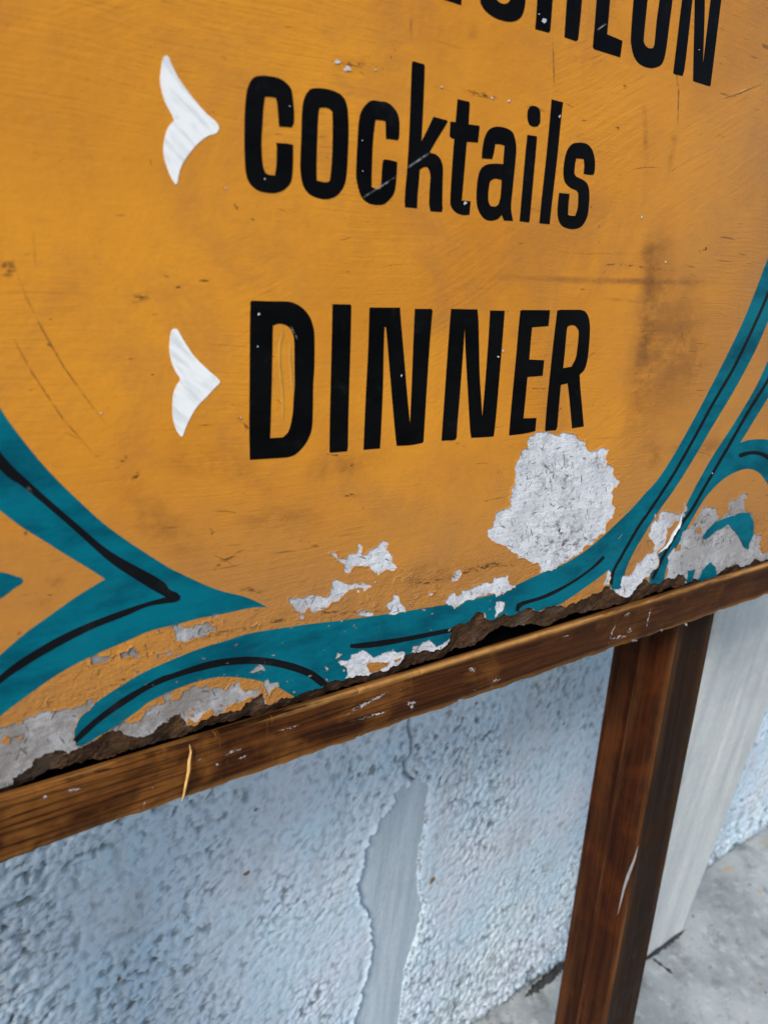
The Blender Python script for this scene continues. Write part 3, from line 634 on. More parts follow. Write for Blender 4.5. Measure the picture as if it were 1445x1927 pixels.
stripe_long2 = ribbon(xy('1490,620 1446,709 1405,776 1366,844 1327,911 1299,960 1282,984 1259,1024 1242,1055 1226,1089'), (4, 5, 5.5))
stripe_hook = curve(xy('1387,855 1405,849 1426,849 1447,858 1475,880! 1470,886! 1445,867 1428,857 1410,855 1390,861'), 4)
for nm, lab, out, strs in (('scroll', 'large left teal scroll with pointed cusp', scroll_left, [stripe_left]), ('scroll', 'small teal tip at the left edge', scroll_tip, []),
                          ('scroll', 'long teal scroll sweeping along the bottom and up the right', scroll_mid, [stripe_arch, stripe_mid, stripe_low, stripe_long]),
                          ('scroll', 'teal scroll branching at the right edge', scroll_right, [stripe_long2, stripe_hook])):
    s = coat(nm, [loc(out)], TY, TY + TT, M_TEAL, sign, True, lab)
    for st in strs: coat('pinstripe', [loc(st)], TY + TT, TY + TT + TB, M_LINE, s)
# bits of teal still holding on inside the bare area at the right
for i, q in enumerate(('895,575 930,520 1000,450 1100,410 1200,380 1280,375 1310,430 1320,500 1300,600 1280,640 1275,680 1240,670 1200,590 1130,500 1110,470 1000,530 910,600', '770,860 830,850 810,930 760,970', '845,945 890,860 960,790 1000,830 1005,920')):
    fl = coat('paint_flake', [loc(jag(PX(L6, q), 3, .08))], 0, TY + TT, M_TEAL, sign, False, 'teal paint left standing on bare board')
    if i == 0: coat('pinstripe', [loc(ribbon(zm(*L6, xy('1120,480 1165,485 1195,530 1215,600 1240,655')), (4, 3, 5)))], TY + TT, TY + TT + TB, M_LINE, fl)
# lifted, curled paint edges; their highlight is painted as a whitish colour
def curl_strip(px, w, lift):
    P = [np.array(on(*p)) for p in px]; V, Fc = [], []; m = 5
    for i, p in enumerate(P):
        t = P[min(i + 1, len(P) - 1)] - P[max(i - 1, 0)]; t /= np.hypot(*t); q = np.array([-t[1], t[0]]); k = math.sin(math.pi * (i + .4) / (len(P) - .2))
        for j in range(m):
            s = j / (m - 1); o = p + q * w * k * s * (1 + .3 * math.sin(i * 2.3)); V.append((o[0], -(TY + .0002 + lift * k * s * s), o[1]))
    n = len(P)
    for i in range(n - 1):
        for j in range(m - 1): k = i * m + j; Fc.append((k, k + m, k + m + 1, k + 1))
    return mesh_obj('curled_edge', V, Fc, M_CURL, sign, True)
def dense(pts, k=4): return [tuple(np.array(a) + (np.array(b) - np.array(a)) * i / k + np.array([rng.uniform(-.5, .5), rng.uniform(-.5, .5)])) for a, b in zip(pts[:-1], pts[1:]) for i in range(k)]
curl_strip(dense(zm(*L6, xy('722,375 700,430 690,470 640,540 590,640 540,690 510,722'))), .0024, .0016)['label'] = 'curled paint edge, its highlight painted whitish'
curl_strip(dense(zm(*L6, xy('1000,455 1060,425 1130,405 1200,382'))), .0026, .0016)
curl_strip(dense(zm(*L6, xy('180,600 205,575 230,540')), 3), .0018, .0008)

# ---- lettering
R1, R2, R3, R45, R5 = (440, 110, .16609), (650, 110, .16609), (880, 180, .17301), (830, 0, .19377), (1100, 0, .19377)
R6, R7, R8 = (450, 550, .1713), (670, 560, .20069), (880, 560, .17301)
letters = [
 ('C of Cocktails', R1, '300,197 215,222 165,300 138,400 120,600 115,850 118,1100 130,1280 160,1390 215,1460 290,1505 400,1525 480,1522 560,1490 630,1420 655,1330 665,1150 665,980! 600,965 475,958! 482,1000! 478,1200 460,1325! 400,1320 360,1305! 330,1240 315,1130 308,950 318,750 330,560 347,438! 400,436 470,448! 487,520 500,680 508,772! 650,782! 672,740 676,620 665,480 655,400 640,340 590,280 520,232 430,207', []),
 ('o of Cocktails', R1, '910,338 1000,340 1090,358 1180,395 1240,450 1275,540 1290,700 1292,850 1285,1050 1275,1250 1255,1400 1215,1490 1150,1560 1050,1595 960,1585 860,1545 800,1480 765,1390 748,1250 750,1100 760,850 765,650 780,500 815,405 860,352',
  ['965,562 1000,556 1060,565 1105,600 1112,650 1113,900 1105,1150 1090,1330 1075,1395 1050,1403 990,1398 932,1382! 930,1200 940,850 950,650']),
 ('c of Cocktails', R2, '290,478 380,487 460,498 530,550 580,620 600,700 603,800 597,905 580,928! 520,918 452,912! 447,712! 400,702 333,698! 318,800 300,1000 290,1300 288,1455! 330,1475 388,1480! 400,1400 408,1250 418,1160 432,1145! 500,1152 578,1175! 572,1300 560,1440 540,1530 490,1600 430,1650 370,1660 280,1650 210,1610 165,1550 130,1430 115,1330 120,1150 132,900 145,720 170,610 220,530', []),
 ('k of Cocktails', R2, '755,32! 880,68! 888,85! 886,200 872,550 852,945! 920,810 990,662! 1140,702! 1148,718! 1100,800 1020,930 945,1060! 960,1075 1010,1085 1060,1130 1085,1185 1095,1260 1090,1450 1088,1650 1092,1700! 1080,1740! 955,1732! 940,1650! 945,1500 955,1350 945,1280 920,1230! 870,1235 832,1262! 822,1400 808,1560 802,1697! 668,1685! 664,1620! 672,1480 690,1280 705,1050 720,750 732,400 745,60!', []),
 ('t of Cocktails', R2, '1262,462! 1390,492! 1398,510! 1392,620 1385,748! 1500,762! 1510,775! 1491,953! 1365,945! 1352,1100 1335,1300 1308,1610! 1408,1618! 1395,1770! 1330,1775 1270,1760 1220,1725 1185,1670 1180,1600 1190,1400 1210,1100 1225,912! 1195,905! 1172,880! 1180,718! 1240,722! 1250,600', []),
 ('a of Cocktails', R3, '325,338 400,352 450,375 485,410 510,490 518,580 510,700 490,900 475,1050 462,1180 465,1260 482,1362! 385,1358! 360,1295! 320,1340 250,1360 190,1350 140,1305 105,1240 88,1150 88,1050 98,930 120,830 160,770 220,745 300,740 378,745! 385,640 392,545! 345,530 290,528! 275,620 255,690! 145,683! 150,600 165,500 190,420 225,370 270,345',
  ['290,903 360,918! 355,1020 345,1120 325,1185 300,1205 240,1200 215,1140 215,1050 225,970 240,925']),
 ('i of Cocktails', R3, '640,428! 742,442! 735,560 700,950 662,1370! 650,1378! 556,1366! 580,1080 620,620', 'dot'),
 ('l of Cocktails', R3, '903,42! 1027,75! 1010,200 960,700 905,1170 880,1398! 770,1388! 800,1080 850,620 885,250', []),
 ('s of Cocktails', R3, '1200,512 1270,520 1320,555 1355,620 1373,720 1368,830 1355,862! 1300,860 1250,850! 1258,770 1252,692! 1210,685 1168,684! 1155,760 1150,850 1170,882 1230,910 1280,945 1305,1000 1312,1080 1308,1180 1295,1290 1265,1370 1215,1430 1150,1450 1080,1445 1010,1410 975,1340 967,1250 975,1130 985,1058! 1097,1070! 1085,1180 1080,1298! 1120,1308 1160,1308! 1185,1230 1193,1120 1190,1055 1170,1030 1110,1005 1060,960 1035,900 1032,800 1045,690 1075,590 1130,525', []),
 ('D of DINNER', R6, '135,90! 350,98 520,100 610,122 700,180 770,270 805,370 820,480 820,800 808,1000 803,1300 795,1470 770,1570 710,1680 610,1780 520,1812! 115,1838! 108,1500 112,900 115,400 120,105!', ['365,365! 420,345 480,350 540,380 580,440 600,540 603,800 605,1020 595,1150 585,1320 560,1460 530,1540 475,1592! 335,1600! 345,1300 355,900 362,500']),
 ('I of DINNER', R6, '1020,130! 1215,133! 1225,150! 1215,600 1200,1100 1190,1500 1188,1690! 1178,1745! 995,1760! 988,1745! 990,1500 1003,900 1015,400', []),
 ('first N of DINNER', R7, '125,92! 405,93! 412,200 440,520 470,880 500,1190! 515,850 530,450 545,105! 700,105! 710,120! 695,280 670,620 640,1100 625,1350! 610,1362! 500,1382 375,1388! 355,1200 320,800 285,380 275,275! 260,275! 252,500 245,850 230,1200 218,1412! 65,1425! 68,1350 85,950 108,500 120,105!', []),
 ('second N of DINNER', R7, '885,105! 1130,110! 1140,250 1150,700 1165,950 1175,1125! 1200,850 1230,450 1250,120! 1385,122! 1370,320 1335,750 1305,1100 1283,1300! 1180,1308 1072,1312! 1060,1200 1040,850 1020,500 1012,265! 1000,450 970,850 945,1150 935,1310! 920,1334! 795,1340! 815,1050 850,550 880,150', []),
 ('E of DINNER', R8, '565,140! 590,134! 885,136! 868,308! 690,322! 675,480 660,672! 822,680! 805,848! 640,862! 620,1080 597,1312! 738,1308! 725,1450! 600,1478 445,1497! 442,1480! 470,1150 520,620 545,330', []),
 ('R of DINNER', R8, '965,140! 1000,132! 1220,133 1260,145 1295,190 1315,270 1318,380 1305,560 1290,680 1260,780 1207,838! 1215,980 1235,1200 1252,1400! 1125,1420! 1115,1300 1095,1080 1077,930! 1003,948! 985,1150 965,1400! 950,1440! 832,1450! 850,1200 890,800 930,430',
  ['1080,310 1120,298 1165,310 1190,345 1198,400 1185,540 1165,660 1120,750! 1028,766! 1045,600 1060,430 1070,330']),
 ('C of LUNCHEON', R45, '372,0 385,50 420,105 480,155 550,190 640,212 710,205 765,170 795,100 810,0 830,-280! 690,-300! 675,-60 650,20 600,40 540,10 515,-80 530,-400 550,-720 580,-800 640,-810 690,-770 700,-600! 845,-570! 850,-760 820,-900 740,-970 620,-1000 500,-980 430,-900 400,-760 385,-300', []),
 ('H of LUNCHEON', R45, '905,285! 925,0 965,-880! 1115,-840! 1090,-330! 1235,-295! 1260,-800! 1400,-760! 1357,0 1320,385! 1300,402! 1188,362! 1212,0 1225,-130! 1083,-165! 1073,0 1050,300! 1035,318!', []),
 ('E of LUNCHEON', R5, '70,460! 107,0 150,-640! 415,-560! 405,-400! 275,-440! 262,-190! 380,-155! 370,-5! 240,-40! 208,335! 357,398! 335,558! 85,480!', []),
 ('O of LUNCHEON', R5, '465,0 440,350 445,450 470,550 520,620 590,655 650,662 720,640 755,590 780,480 810,250 842,0 860,-200 840,-360 780,-430 700,-450 600,-430 530,-370 490,-250', ['600,0 565,350 565,410 585,450 620,472 655,468 668,430 690,200 717,0 730,-180 715,-270 680,-290 640,-270 615,-180']),
 ('second N of LUNCHEON', R5, '850,710! 935,0 975,-330! 1130,-285! 1155,0 1137,640! 1212,0 1245,-250! 1345,-215! 1315,0 1212,832! 1200,838! 1060,795! 1042,785! 1058,0 1050,-150! 1035,0 980,500 955,690! 940,738! 865,722!', []),
]
for lab, z, s, holes in letters:
    loops = [loc(curve(PX(z, s), 4))]; hs = [] if holes == 'dot' else [loc(curve(PX(z, q), 4)) for q in holes]
    o = coat('letter', loops + hs, TY, TY + .00022, M_BLACK, sign, False, 'black letter ' + lab)
    if holes == 'dot':
        coat('dot', [loc(curve(PX(R3, '690,112 740,120 775,165 780,230 775,300 750,335 715,340 670,325 645,280 640,220 645,160 665,122'), 4))], TY, TY + .00022, M_BLACK, o, False)
# the word's first three letters, mostly above the photograph's edge, in board coordinates
ar_, bb = on(866, 10); Wl = on(1086, 78)[0] - on(1005, 55)[0]; gp = on(905, 0)[0] - ar_; Hl = on(1230, -88)[1] - on(1225, 128)[1]; st_ = Wl * .36
def board_letter(x, pts): return [(x + u * Wl, bb + v * Hl) for u, v in pts]
n_ = [(0, 0), (.36, 0), (.36, .62), (.64, 0), (1, 0), (1, 1), (.64, 1), (.64, .40), (.36, 1), (0, 1)]
u_ = [(0, 1), (0, .22), (.08, .08), (.25, 0), (.5, -.02), (.75, 0), (.92, .08), (1, .22), (1, 1), (.64, 1), (.64, .26), (.58, .19), (.5, .17), (.42, .19), (.36, .26), (.36, 1)]
l_ = [(0, 0), (.82, 0), (.82, .17), (.36, .17), (.36, 1), (0, 1)]
for lab, k, q in (('first N of LUNCHEON', 1, n_), ('U of LUNCHEON', 2, u_), ('L of LUNCHEON', 2.85, l_)):
    coat('letter', [board_letter(ar_ - k * Wl - (math.ceil(k) - 1) * gp * .75, q)], TY, TY + .00022, M_BLACK, sign, False, 'black letter ' + lab)
for lab, z, s in (('upper white fin-shaped arrow beside Cocktails', (290, 90, .14006), '165,105 190,125 225,210 290,350 350,450 430,560 520,680 620,800 720,905 800,970 850,1030 868,1085 850,1130 810,1160 740,1175 650,1230 560,1310 470,1420 400,1520 350,1620 322,1730 305,1830! 280,1835! 230,1750 175,1620 135,1490 122,1380 135,1240 170,1110 210,1040 268,980! 235,900 180,800 130,690 95,560 78,440 90,300 110,170 135,118'),
                  ('lower white fin-shaped arrow beside DINNER', (300, 600, .12456), '230,142 265,155 300,210 360,320 430,430 510,550 620,665 740,780 840,865 900,925 912,955 890,985 830,1040 740,1140 640,1240 560,1330 490,1440 420,1580 375,1690 345,1775! 315,1768! 255,1680 215,1560 195,1440 195,1300 205,1150 250,1020 315,920! 300,880 240,790 185,660 152,500 150,380 165,230 190,165')):
    coat('arrow', [loc(curve(zm(*z, xy(s)), 4))], TY, TY + .00022, M_WHITE, sign, False, lab)

# ---- small chips in the paint, scuffs, scratches and dirt
def blob(cx, cy, rx, ry, rot=0, k=9, jit=.3):
    q = []
    for i in range(k):
        th = i / k * 6.283; r = rng.uniform(1 - jit, 1 + jit * .4); ex, ey = rx * r * math.cos(th), ry * r * math.sin(th)
        q.append((cx + ex * math.cos(rot) - ey * math.sin(rot), cy + ex * math.sin(rot) + ey * math.cos(rot)))
    return q
for x, y, rx, ry in ((1021, 39, 5, 5.5), (874, 382, 3, 4.5), (652, 130, 9, 5), (633, 117, 8, 4), (1051, 219, 1.7, 3), (936, 671, 2, 2), (945, 660, 3, 2.2), (754, 706, 1.5, 2.5), (190, 777, 2.5, 1.5), (452, 785, 2.5, 1),
                     (497, 337, 1.5, 1.5), (705, 132, 2, 2), (956, 190, 2.5, 2.5), (924, 185, 3, 2), (829, 164, 2.5, 2.5), (484, 652, 1.4, 1.4), (544, 200, 1.6, 1.2), (1313, 94, 1, 1), (1205, 409, 2.5, 2.5), (1250, 493, 1.6, 2), (1338, 890, 1.5, 1.5), (681, 322, 1.4, 1.2), (680, 265, 1.3, 1.3),
                     (486, 591, 2.2, 2.8), (424, 354, 2, 1.3), (1012, 27, 1.3, 1.3)):
    coat('chip', [loc(jag(blob(x, y, rx, ry, rng.uniform(-.6, .6), 8, .5), 1.2, .25))], TY + .00022, TY + .0004, M_CHIP, sign, False)
def mark(px, width, mat, lift, base=.0005):
    """a strip of dirt following a pixel path; uv runs -1..1 both ways"""
    P = [np.array(p[:2], float) for p in px]; n = len(P); V, UV, Fc = [], [], []
    for i, p in enumerate(P):
        t = P[min(i + 1, n - 1)] - P[max(i - 1, 0)]; t /= np.hypot(*t); q = np.array([-t[1], t[0]]) * width / 2
        for s in (-1, 0, 1): c = on(*(p + q * s)); V.append((c[0], -(base + lift), c[1])); UV.append((-1 + 2 * i / (n - 1), s))
    for i in range(n - 1):
        for j in (0, 1): k = i * 3 + j; Fc.append((k, k + 1, k + 4, k + 3))
    o = mesh_obj('scuff', V, Fc, mat, sign); u = o.data.uv_layers.new(name='mark')
    for l in o.data.loops: u.data[l.index].uv = UV[l.vertex_index]
    return o
S_BROWN = smear_material('brown_scuff', (.12, .06, .022), .85, 190, (1, 1, 2.6), (.46, .60), .1)
S_SOFT = smear_material('soft_dirt', (.30, .13, .036), .34, 45, (1, 1, 1.5), (.36, .68), .0)
S_BAND = smear_material('grime_band', (.30, .135, .045), .46, 34, (.8, 1, 1.6), (.28, .66), .0)
S_GREY = smear_material('grey_scratch', (.26, .27, .27), .85, 150, (1, 1, 1), (.36, .58), .3)
S_LINE = smear_material('pencil_line', (.20, .095, .03), .75, 120, (1, 1, 1), (.34, .6), .1)
S_LITE = smear_material('pale_scratch', (.70, .42, .16), .8, 160, (1, 1, 1), (.4, .6), .2)
for px, w, m in (
    ('236,566 262,560 290,555', 22, S_BROWN), ('372,532 385,527 398,523', 12, S_BROWN), ('328,541 342,539', 7, S_BROWN), ('258,150 268,165 280,178', 22, S_SOFT), ('225,870 240,856', 14, S_BROWN), ('246,905 258,894 270,884', 14, S_BROWN),
    ('615,105 640,118 680,122 720,140', 40, S_SOFT), ('640,118 700,126', 14, S_BROWN), ('860,168 900,178 920,182 945,190', 14, S_BROWN), ('985,200 1010,206 1030,208', 12, S_BROWN), ('1085,222 1108,227', 10, S_BROWN), ('1150,240 1175,243', 12, S_BROWN),
    ('640,932 668,930', 9, S_BROWN), ('650,932 690,934', 12, S_SOFT), ('392,995 402,1005', 12, S_BROWN), ('388,1088 415,1058 440,1044 468,1028', 8, S_BROWN), ('575,1020 600,1028', 9, S_BROWN), ('445,1112 470,1108 500,1118', 12, S_BROWN), ('470,412 480,416', 8, S_BROWN), ('1310,475 1325,468 1335,460', 10, S_BROWN), ('1165,165 1182,162', 12, S_BROWN),
    ('1118,500 1160,497 1210,503 1290,512', 6, S_BROWN), ('870,525 960,522 1100,528 1250,530 1340,532 1440,528', 20, S_BAND), ('1120,560 1220,570', 10, S_SOFT),
    ('1248,380 1240,460 1232,540 1222,620 1208,700 1200,800 1195,880', 90, S_BAND), ('1290,440 1285,560 1270,650 1255,740 1240,840', 110, S_BAND), ('1225,430 1222,540 1212,640 1200,720 1190,860', 34, S_BAND), ('1215,420 1225,520 1212,640', 50, S_SOFT), ('1330,560 1310,680 1285,780', 60, S_SOFT), ('1200,880 1232,860 1230,800', 60, S_SOFT),
    ('1210,170 1212,260 1216,330', 16, S_SOFT), ('1275,200 1262,280 1255,350', 22, S_SOFT), ('775,0 772,50 776,110', 8, S_SOFT), ('1038,60 1040,120 1042,190', 3.5, S_LINE), ('1265,100 1275,170 1273,250', 4, S_LINE),
    ('290,830 330,860 420,870 480,900 560,930', 90, S_SOFT), ('200,900 260,950 330,1010 420,1060', 110, S_SOFT), ('560,900 640,880 760,860', 60, S_SOFT), ('420,960 520,980 640,980', 80, S_SOFT), ('620,1100 760,1090 860,1070 960,1050', 60, S_SOFT), ('830,1090 870,1078 930,1062 1000,1060', 16, S_BROWN), ('760,1095 800,1096 840,1088', 8, S_BROWN),
    ('560,1150 640,1152 740,1150', 9, S_BROWN), ('340,1205 420,1190 520,1172', 10, S_BROWN), ('500,1173 540,1165', 14, S_BROWN), ('270,1200 276,1225 278,1245', 7, S_BROWN), ('215,1282 240,1276', 8, S_BROWN), ('60,1090 100,1100 130,1085', 40, S_SOFT), ('20,1140 80,1130 110,1140', 40, S_SOFT), ('5,480 15,500 18,530', 40, S_BROWN), ('20,480 50,560 80,620 120,690 170,760 225,830', 5, S_LINE), ('62,420 68,520', 8, S_SOFT), ('0,590 60,700 120,790 200,880', 5, S_LINE),
    ('1350,190 1390,172 1445,148', 5, S_LITE), ('1345,190 1390,176 1445,152', 4, S_LINE), ('880,20 890,60 880,80', 30, S_SOFT), ('1180,500 1230,470 1290,440', 40, S_SOFT), ('440,780 460,795 468,812', 10, S_BROWN), ('605,855 660,858', 4, S_BROWN), ('1000,470 1100,478 1200,476', 6, S_SOFT), ('1370,920 1400,990 1440,1000', 60, S_BAND), ('1240,850 1320,840 1380,830', 40, S_BAND)):
    p = [q[:2] for q in curve(xy(px) + [], 12)][:max(3, 0) or None] if False else xy(px)
    pp = []
    for a, b in zip(p[:-1], p[1:]):
        for i in range(4): pp.append((a[0] + (b[0] - a[0]) * i / 4, a[1] + (b[1] - a[1]) * i / 4))
    pp.append(p[-1][:2])
    mark(pp, w, m, .00003 + .000004 * rng.randrange(10))
for _ in range(90):
    x, y = rng.uniform(20, 1420), rng.uniform(20, 1150)
    if in_scroll(np.array([on(x, y)]))[0] or in_peel(np.array([on(x, y)]))[0]: continue
    L = rng.choice((12, 20, 35, 60)); a = rng.gauss(-.03, .25) if rng.random() < .7 else rng.uniform(-1.5, 1.5); bow = rng.uniform(-.08, .08) * L
    mark([(x + L * (t - .5) * math.cos(a), y + L * (t - .5) * math.sin(a) + bow * 4 * t * (1 - t)) for t in np.linspace(0, 1, 6)], rng.uniform(1.6, 3.2), rng.choice((S_LINE, S_LINE, S_BROWN, S_LITE)), .000075)
for px, w in (('672,378 700,362 735,340 748,330', 5), ('762,318 785,302 808,287', 6), ('1120,58 1140,44', 4), ('545,612 560,640', 4), ('745,332 765,318', 3), ('50,915 62,928', 9)):
    p = xy(px); mark([tuple(np.array(p[0]) + (np.array(p[-1]) - np.array(p[0])) * i / 6) for i in range(7)], w, S_GREY, .00034)
S_GRIT = smear_material('grit_on_bare_board', (.17, .14, .115), .8, 120, (1, 1, 1.2), (.50, .66), .0)
for px, w in (('960,1010 1010,1010 1060,1030 1100,1000 1150,930', 130), ('1330,975 1300,990 1330,1010 1370,1030', 90), ('990,900 1050,890 1110,900', 90)):
    p = xy(px); q = [tuple(np.array(a[:2]) + (np.array(b[:2]) - np.array(a[:2])) * i / 4) for a, b in zip(p[:-1], p[1:]) for i in range(4)] + [p[-1][:2]]
    mark(q, w, S_GRIT, .00004, 0)
# dried ridges of paint inside the D
RD = plain('paint_ridge', (.56, .255, .030), .4, .2, 60, .3)
for s in ('470,400 475,480 445,560 440,750 455,900 475,1100 480,1300 480,1450', '560,560 555,700 570,850 580,1000 590,1100'):
    P = [np.array(on(*q)) for q in dense(PX(R6, s), 5)]; V, Fc = [], []; m = 5
    for i, p in enumerate(P):
        k = math.sin(math.pi * (i + .3) / len(P)) ** .5
        for j in range(m): u = -1 + 2 * j / (m - 1); V.append((p[0] + u * .0011, -(TY + .00032 * k * (1 - u * u) - .00002), p[1]))
    for i in range(len(P) - 1):
        for j in range(m - 1): q = i * m + j; Fc.append((q, q + m, q + m + 1, q + 1))
    mesh_obj('paint_ridge', V, Fc, RD, sign, True)

# ---- bottom rail: a rebated moulding, its arrises knocked and rubbed
RP = .010; rail_top = np.mean([on(*p, RP)[1] for p in ((0, 1509), (722, 1283), (1445, 1062))]); rail_bot = np.mean([on(*p, RP)[1] for p in ((0, 1623), (722, 1372), (1445, 1120))])
prof = [(-.034, rail_bot, 0), (RP - .0015, rail_bot, .5), (RP - .0004, rail_bot + .0006, .8), (RP, rail_bot + .002, .25), (RP, rail_bot + .006, 0)]
prof += [(RP, b, 0) for b in np.linspace(rail_bot + .010, rail_top - .006, 6)]
prof += [(RP, rail_top - .0035, .1), (RP - .0004, rail_top - .0014, .8), (RP - .0013, rail_top - .0004, 1), (RP - .0024, rail_top, .7), (RP - .0045, rail_top, .25), (RP - .0068, rail_top - .0004, 0), (RP - .0070, rail_top - .030, 0), (-.0240, rail_top - .030, 0), (-.0242, rail_top + .020, 0), (-.034, rail_top + .020, 0)]
xs = np.arange(A0 - .03, A1 + .05, .0022); prof = np.array(prof); nP = len(prof); Vr = np.zeros((len(xs), nP + 1, 3)); wear = np.zeros((len(xs), nP + 1))
for j in range(nP + 1):
    n_, b_, w_ = prof[j % nP]
    kn = fbm(xs * 42 + 5 * (b_ > (rail_top + rail_bot) / 2), np.full(len(xs), 1.7 + (b_ > (rail_top + rail_bot) / 2)), 4); nick = np.clip(fbm(xs * 75, np.full(len(xs), 9.1 + 3 * (b_ > rail_bot + .02)), 2) - .42, 0, 1)
    e = 1.0 if w_ > .2 else .0
    Vr[:, j, 0] = xs; Vr[:, j, 1] = -(n_ - e * (.0011 * kn + .005 * nick) + .0003 * fbm(xs * 30, np.full(len(xs), b_ * 60), 3) * (n_ > .004)); Vr[:, j, 2] = b_ - np.sign(b_ - (rail_top + rail_bot) / 2) * e * (.0009 * kn + .004 * nick)
    wear[:, j] = w_
rail = grid_obj('rail', Vr, M_RAIL, sign, {'wear': wear}); rail.data.materials.append(plain('painted_rebate_shade', (.010, .009, .008), .95, .4, 80, .5, .1))
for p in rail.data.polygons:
    if RP - .0072 > -p.center.y > -.026 and p.center.z > rail_bot + .004: p.material_index = 1  # shade of the narrow gap, painted near-black onto the rebate faces
rail['label'] = 'knocked varnished wooden bottom rail'
def rail_n(px, py): return on(px, py, RP + .0004)
# splinter standing off the rail
sp = [(356, 1400), (358, 1412), (354, 1428), (353, 1445), (350, 1460), (347, 1478), (345, 1495), (342, 1507)]; wd = [.4, 1.6, 2.3, 2.6, 2.2, 2.0, 1.6, .3]; V, Fc = [], []
for i, (p, w) in enumerate(zip(sp, wd)):
    c = rail_n(*p); w *= .00045; off = .0012 + .0016 * math.sin(i * .5)
    for s in ((-w, 0), (0, w), (w, 0), (0, -w)): V.append((c[0] + s[0], -(RP + off + s[1]), c[1]))
for i in range(len(sp) - 1):
    for j in range(4): Fc.append((i * 4 + j, i * 4 + (j + 1) % 4, i * 4 + 4 + (j + 1) % 4, i * 4 + 4 + j))
mesh_obj('splinter', V, Fc, M_SPLINT, rail)['label'] = 'pale raw splinter lifting off the rail'
M_SMEAR = plain('dried_paint_smear', (.40, .38, .37), .5, .3, 300, .5); M_RSMEAR = smear_material('rubbed_white', (.55, .53, .52), .9, 260, (1, 1, 1.5), (.44, .60), .1)
def smear(px, w, r=3):
    p = xy(px); P = [np.array(q[:2]) for q in p]; L, Rr = [], []
    seq = [a + (b - a) * i / 6 for a, b in zip(P[:-1], P[1:]) for i in range(6)] + [P[-1]]
    for i, c in enumerate(seq):
        t = seq[min(i + 1, len(seq) - 1)] - seq[max(i - 1, 0)]; t /= np.hypot(*t); q = np.array([-t[1], t[0]]); k = math.sin(math.pi * (i + .5) / len(seq))
        L.append(rail_n(*(c + q * w * k * rng.uniform(.1, .6)))); Rr.append(rail_n(*(c - q * w * k * rng.uniform(.1, .6))))
    V = [(a, -(RP + .0009), b) for a, b in L + Rr]; n = len(L)
    o = mesh_obj('paint_smear', V, [(i, i + 1, n + i + 1, n + i) for i in range(n - 1)], M_RSMEAR, rail); u = o.data.uv_layers.new(name='mark')
    for l in o.data.loops: u.data[l.index].uv = (-.9 + 1.8 * (l.vertex_index % n) / (n - 1), -.8 if l.vertex_index < n else .8)
    return o
for px, w in (('646,1350 665,1336 690,1322 715,1308 738,1298', 5), ('655,1358 690,1350 720,1340 735,1334', 3), ('760,1326 772,1322 785,1320', 5), ('748,1298 752,1292', 4), ('770,1330 778,1328', 6), ('880,1262 895,1258', 8), ('925,1282 942,1276', 4), ('892,1299 893,1298', 4), ('924,1292 925,1291', 3), ('1172,1160 1185,1152', 3), ('1178,1192 1184,1184 1182,1180', 6), ('1145,1203 1165,1198 1180,1196', 3), ('1185,1206 1200,1203', 5), ('1240,1186 1246,1183', 5), ('1287,1176 1292,1172', 5), ('1055,1198 1072,1194', 3),
              ('120,1490 135,1485 160,1482', 4), ('80,1500 92,1498', 4), ('285,1483 288,1480', 4), ('273,1505 272,1525', 4), ('120,1583 142,1574', 3), ('372,1430 382,1428', 3), ('420,1422 440,1412 465,1410', 4), ('447,1428 466,1420', 3), ('405,1440 412,1436', 3), ('520,1375 545,1370 570,1362', 3), ('688,1378 689,1382', 3), ('1160,1168 1152,1185 1140,1220', 2), ('1225,1138 1220,1160 1212,1190', 2)):
    smear(px, w * 2.2)

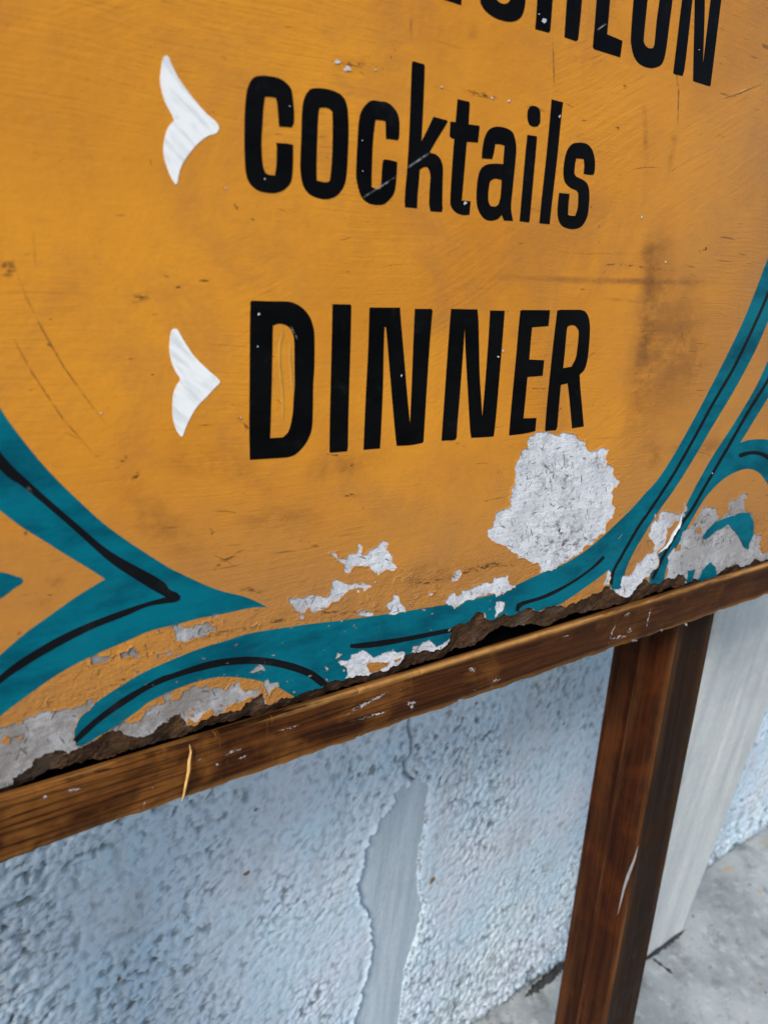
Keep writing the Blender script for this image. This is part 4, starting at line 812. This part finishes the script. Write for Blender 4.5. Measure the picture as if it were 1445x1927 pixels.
# ---- legs: square posts with a rebate down the inner side, standing on the floor
Q = -.0128; am = on(1205, 1570, Q)[0]; ar = on(1262.5, 1570, Q)[0]; LW = ar - am; LDP = .074
def leg(a0, mirror):
    s = -1 if mirror else 1
    pl = [(0, 0.0015, .5), (.0003, .0004, .6), (.0016, 0, .3), (LW * .3, 0, 0), (LW * .7, 0, 0), (LW - .0016, 0, .3), (LW - .0003, .0004, .5), (LW, .0016, .3), (LW, LDP * .5, 0), (LW, LDP, 0), (.0035, LDP, 0), (.0032, LDP - .002, .3), (.0034, LDP * .56, 0), (.0030, LDP * .555, 0), (.0004, LDP * .55, .5), (0, LDP * .54, .35), (0, LDP * .3, 0), (0, .006, .2)]
    bs = np.concatenate([np.arange(.0, rail_bot + .02, .006), [rail_bot + .1, BT - .03]]); V = np.zeros((len(bs), len(pl) + 1, 3)); wr = np.zeros((len(bs), len(pl) + 1))
    for j in range(len(pl) + 1):
        x, y, w = pl[j % len(pl)]; e = 1 if w >= .3 else 0
        k = fbm(bs * 20, np.full(len(bs), 4.2 + x * 90), 3)
        V[:, j] = np.stack([a0 + s * (x + e * .0006 * k), -Q + y + e * .0005 * k + 0 * bs, bs], 1); wr[:, j] = w
    # feet cut level with the floor
    V[0, :, 2] = .001 - V[0, :, 1] * math.tan(LEAN)
    if mirror: V = V[:, ::-1]; wr = wr[:, ::-1]
    V = V[:, ::-1]; wr = wr[:, ::-1]
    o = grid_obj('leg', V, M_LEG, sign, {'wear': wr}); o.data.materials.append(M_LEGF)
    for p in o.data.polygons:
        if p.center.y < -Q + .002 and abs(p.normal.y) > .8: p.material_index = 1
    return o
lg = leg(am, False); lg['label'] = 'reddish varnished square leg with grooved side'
a_mid = (on(469, 863)[0] + on(1097, 805)[0]) / 2
lg2 = leg(2 * a_mid - am, True)
def leg_mark(px, w):
    p = [np.array(q[:2]) for q in xy(px)]; seq = [a + (b - a) * i / 5 for a, b in zip(p[:-1], p[1:]) for i in range(5)] + [p[-1]]; V = []
    for i, c in enumerate(seq):
        k = math.sin(math.pi * (i + .5) / len(seq)) * w * .5
        for d in (-k, k): q = on(c[0] + d, c[1], Q); V.append((min(q[0], am + .02), -(Q + .0012), q[1]))
    mesh_obj('paint_smear', V, [(2 * i, 2 * i + 1, 2 * i + 3, 2 * i + 2) for i in range(len(seq) - 1)], M_SMEAR, lg)
leg_mark('1199,1590 1190,1620 1180,1645 1172,1670 1160,1720', 6)
for o in (rail, lg, lg2): o.data.polygons.foreach_set('use_smooth', [False] * len(o.data.polygons))   # crisp sawn arrises
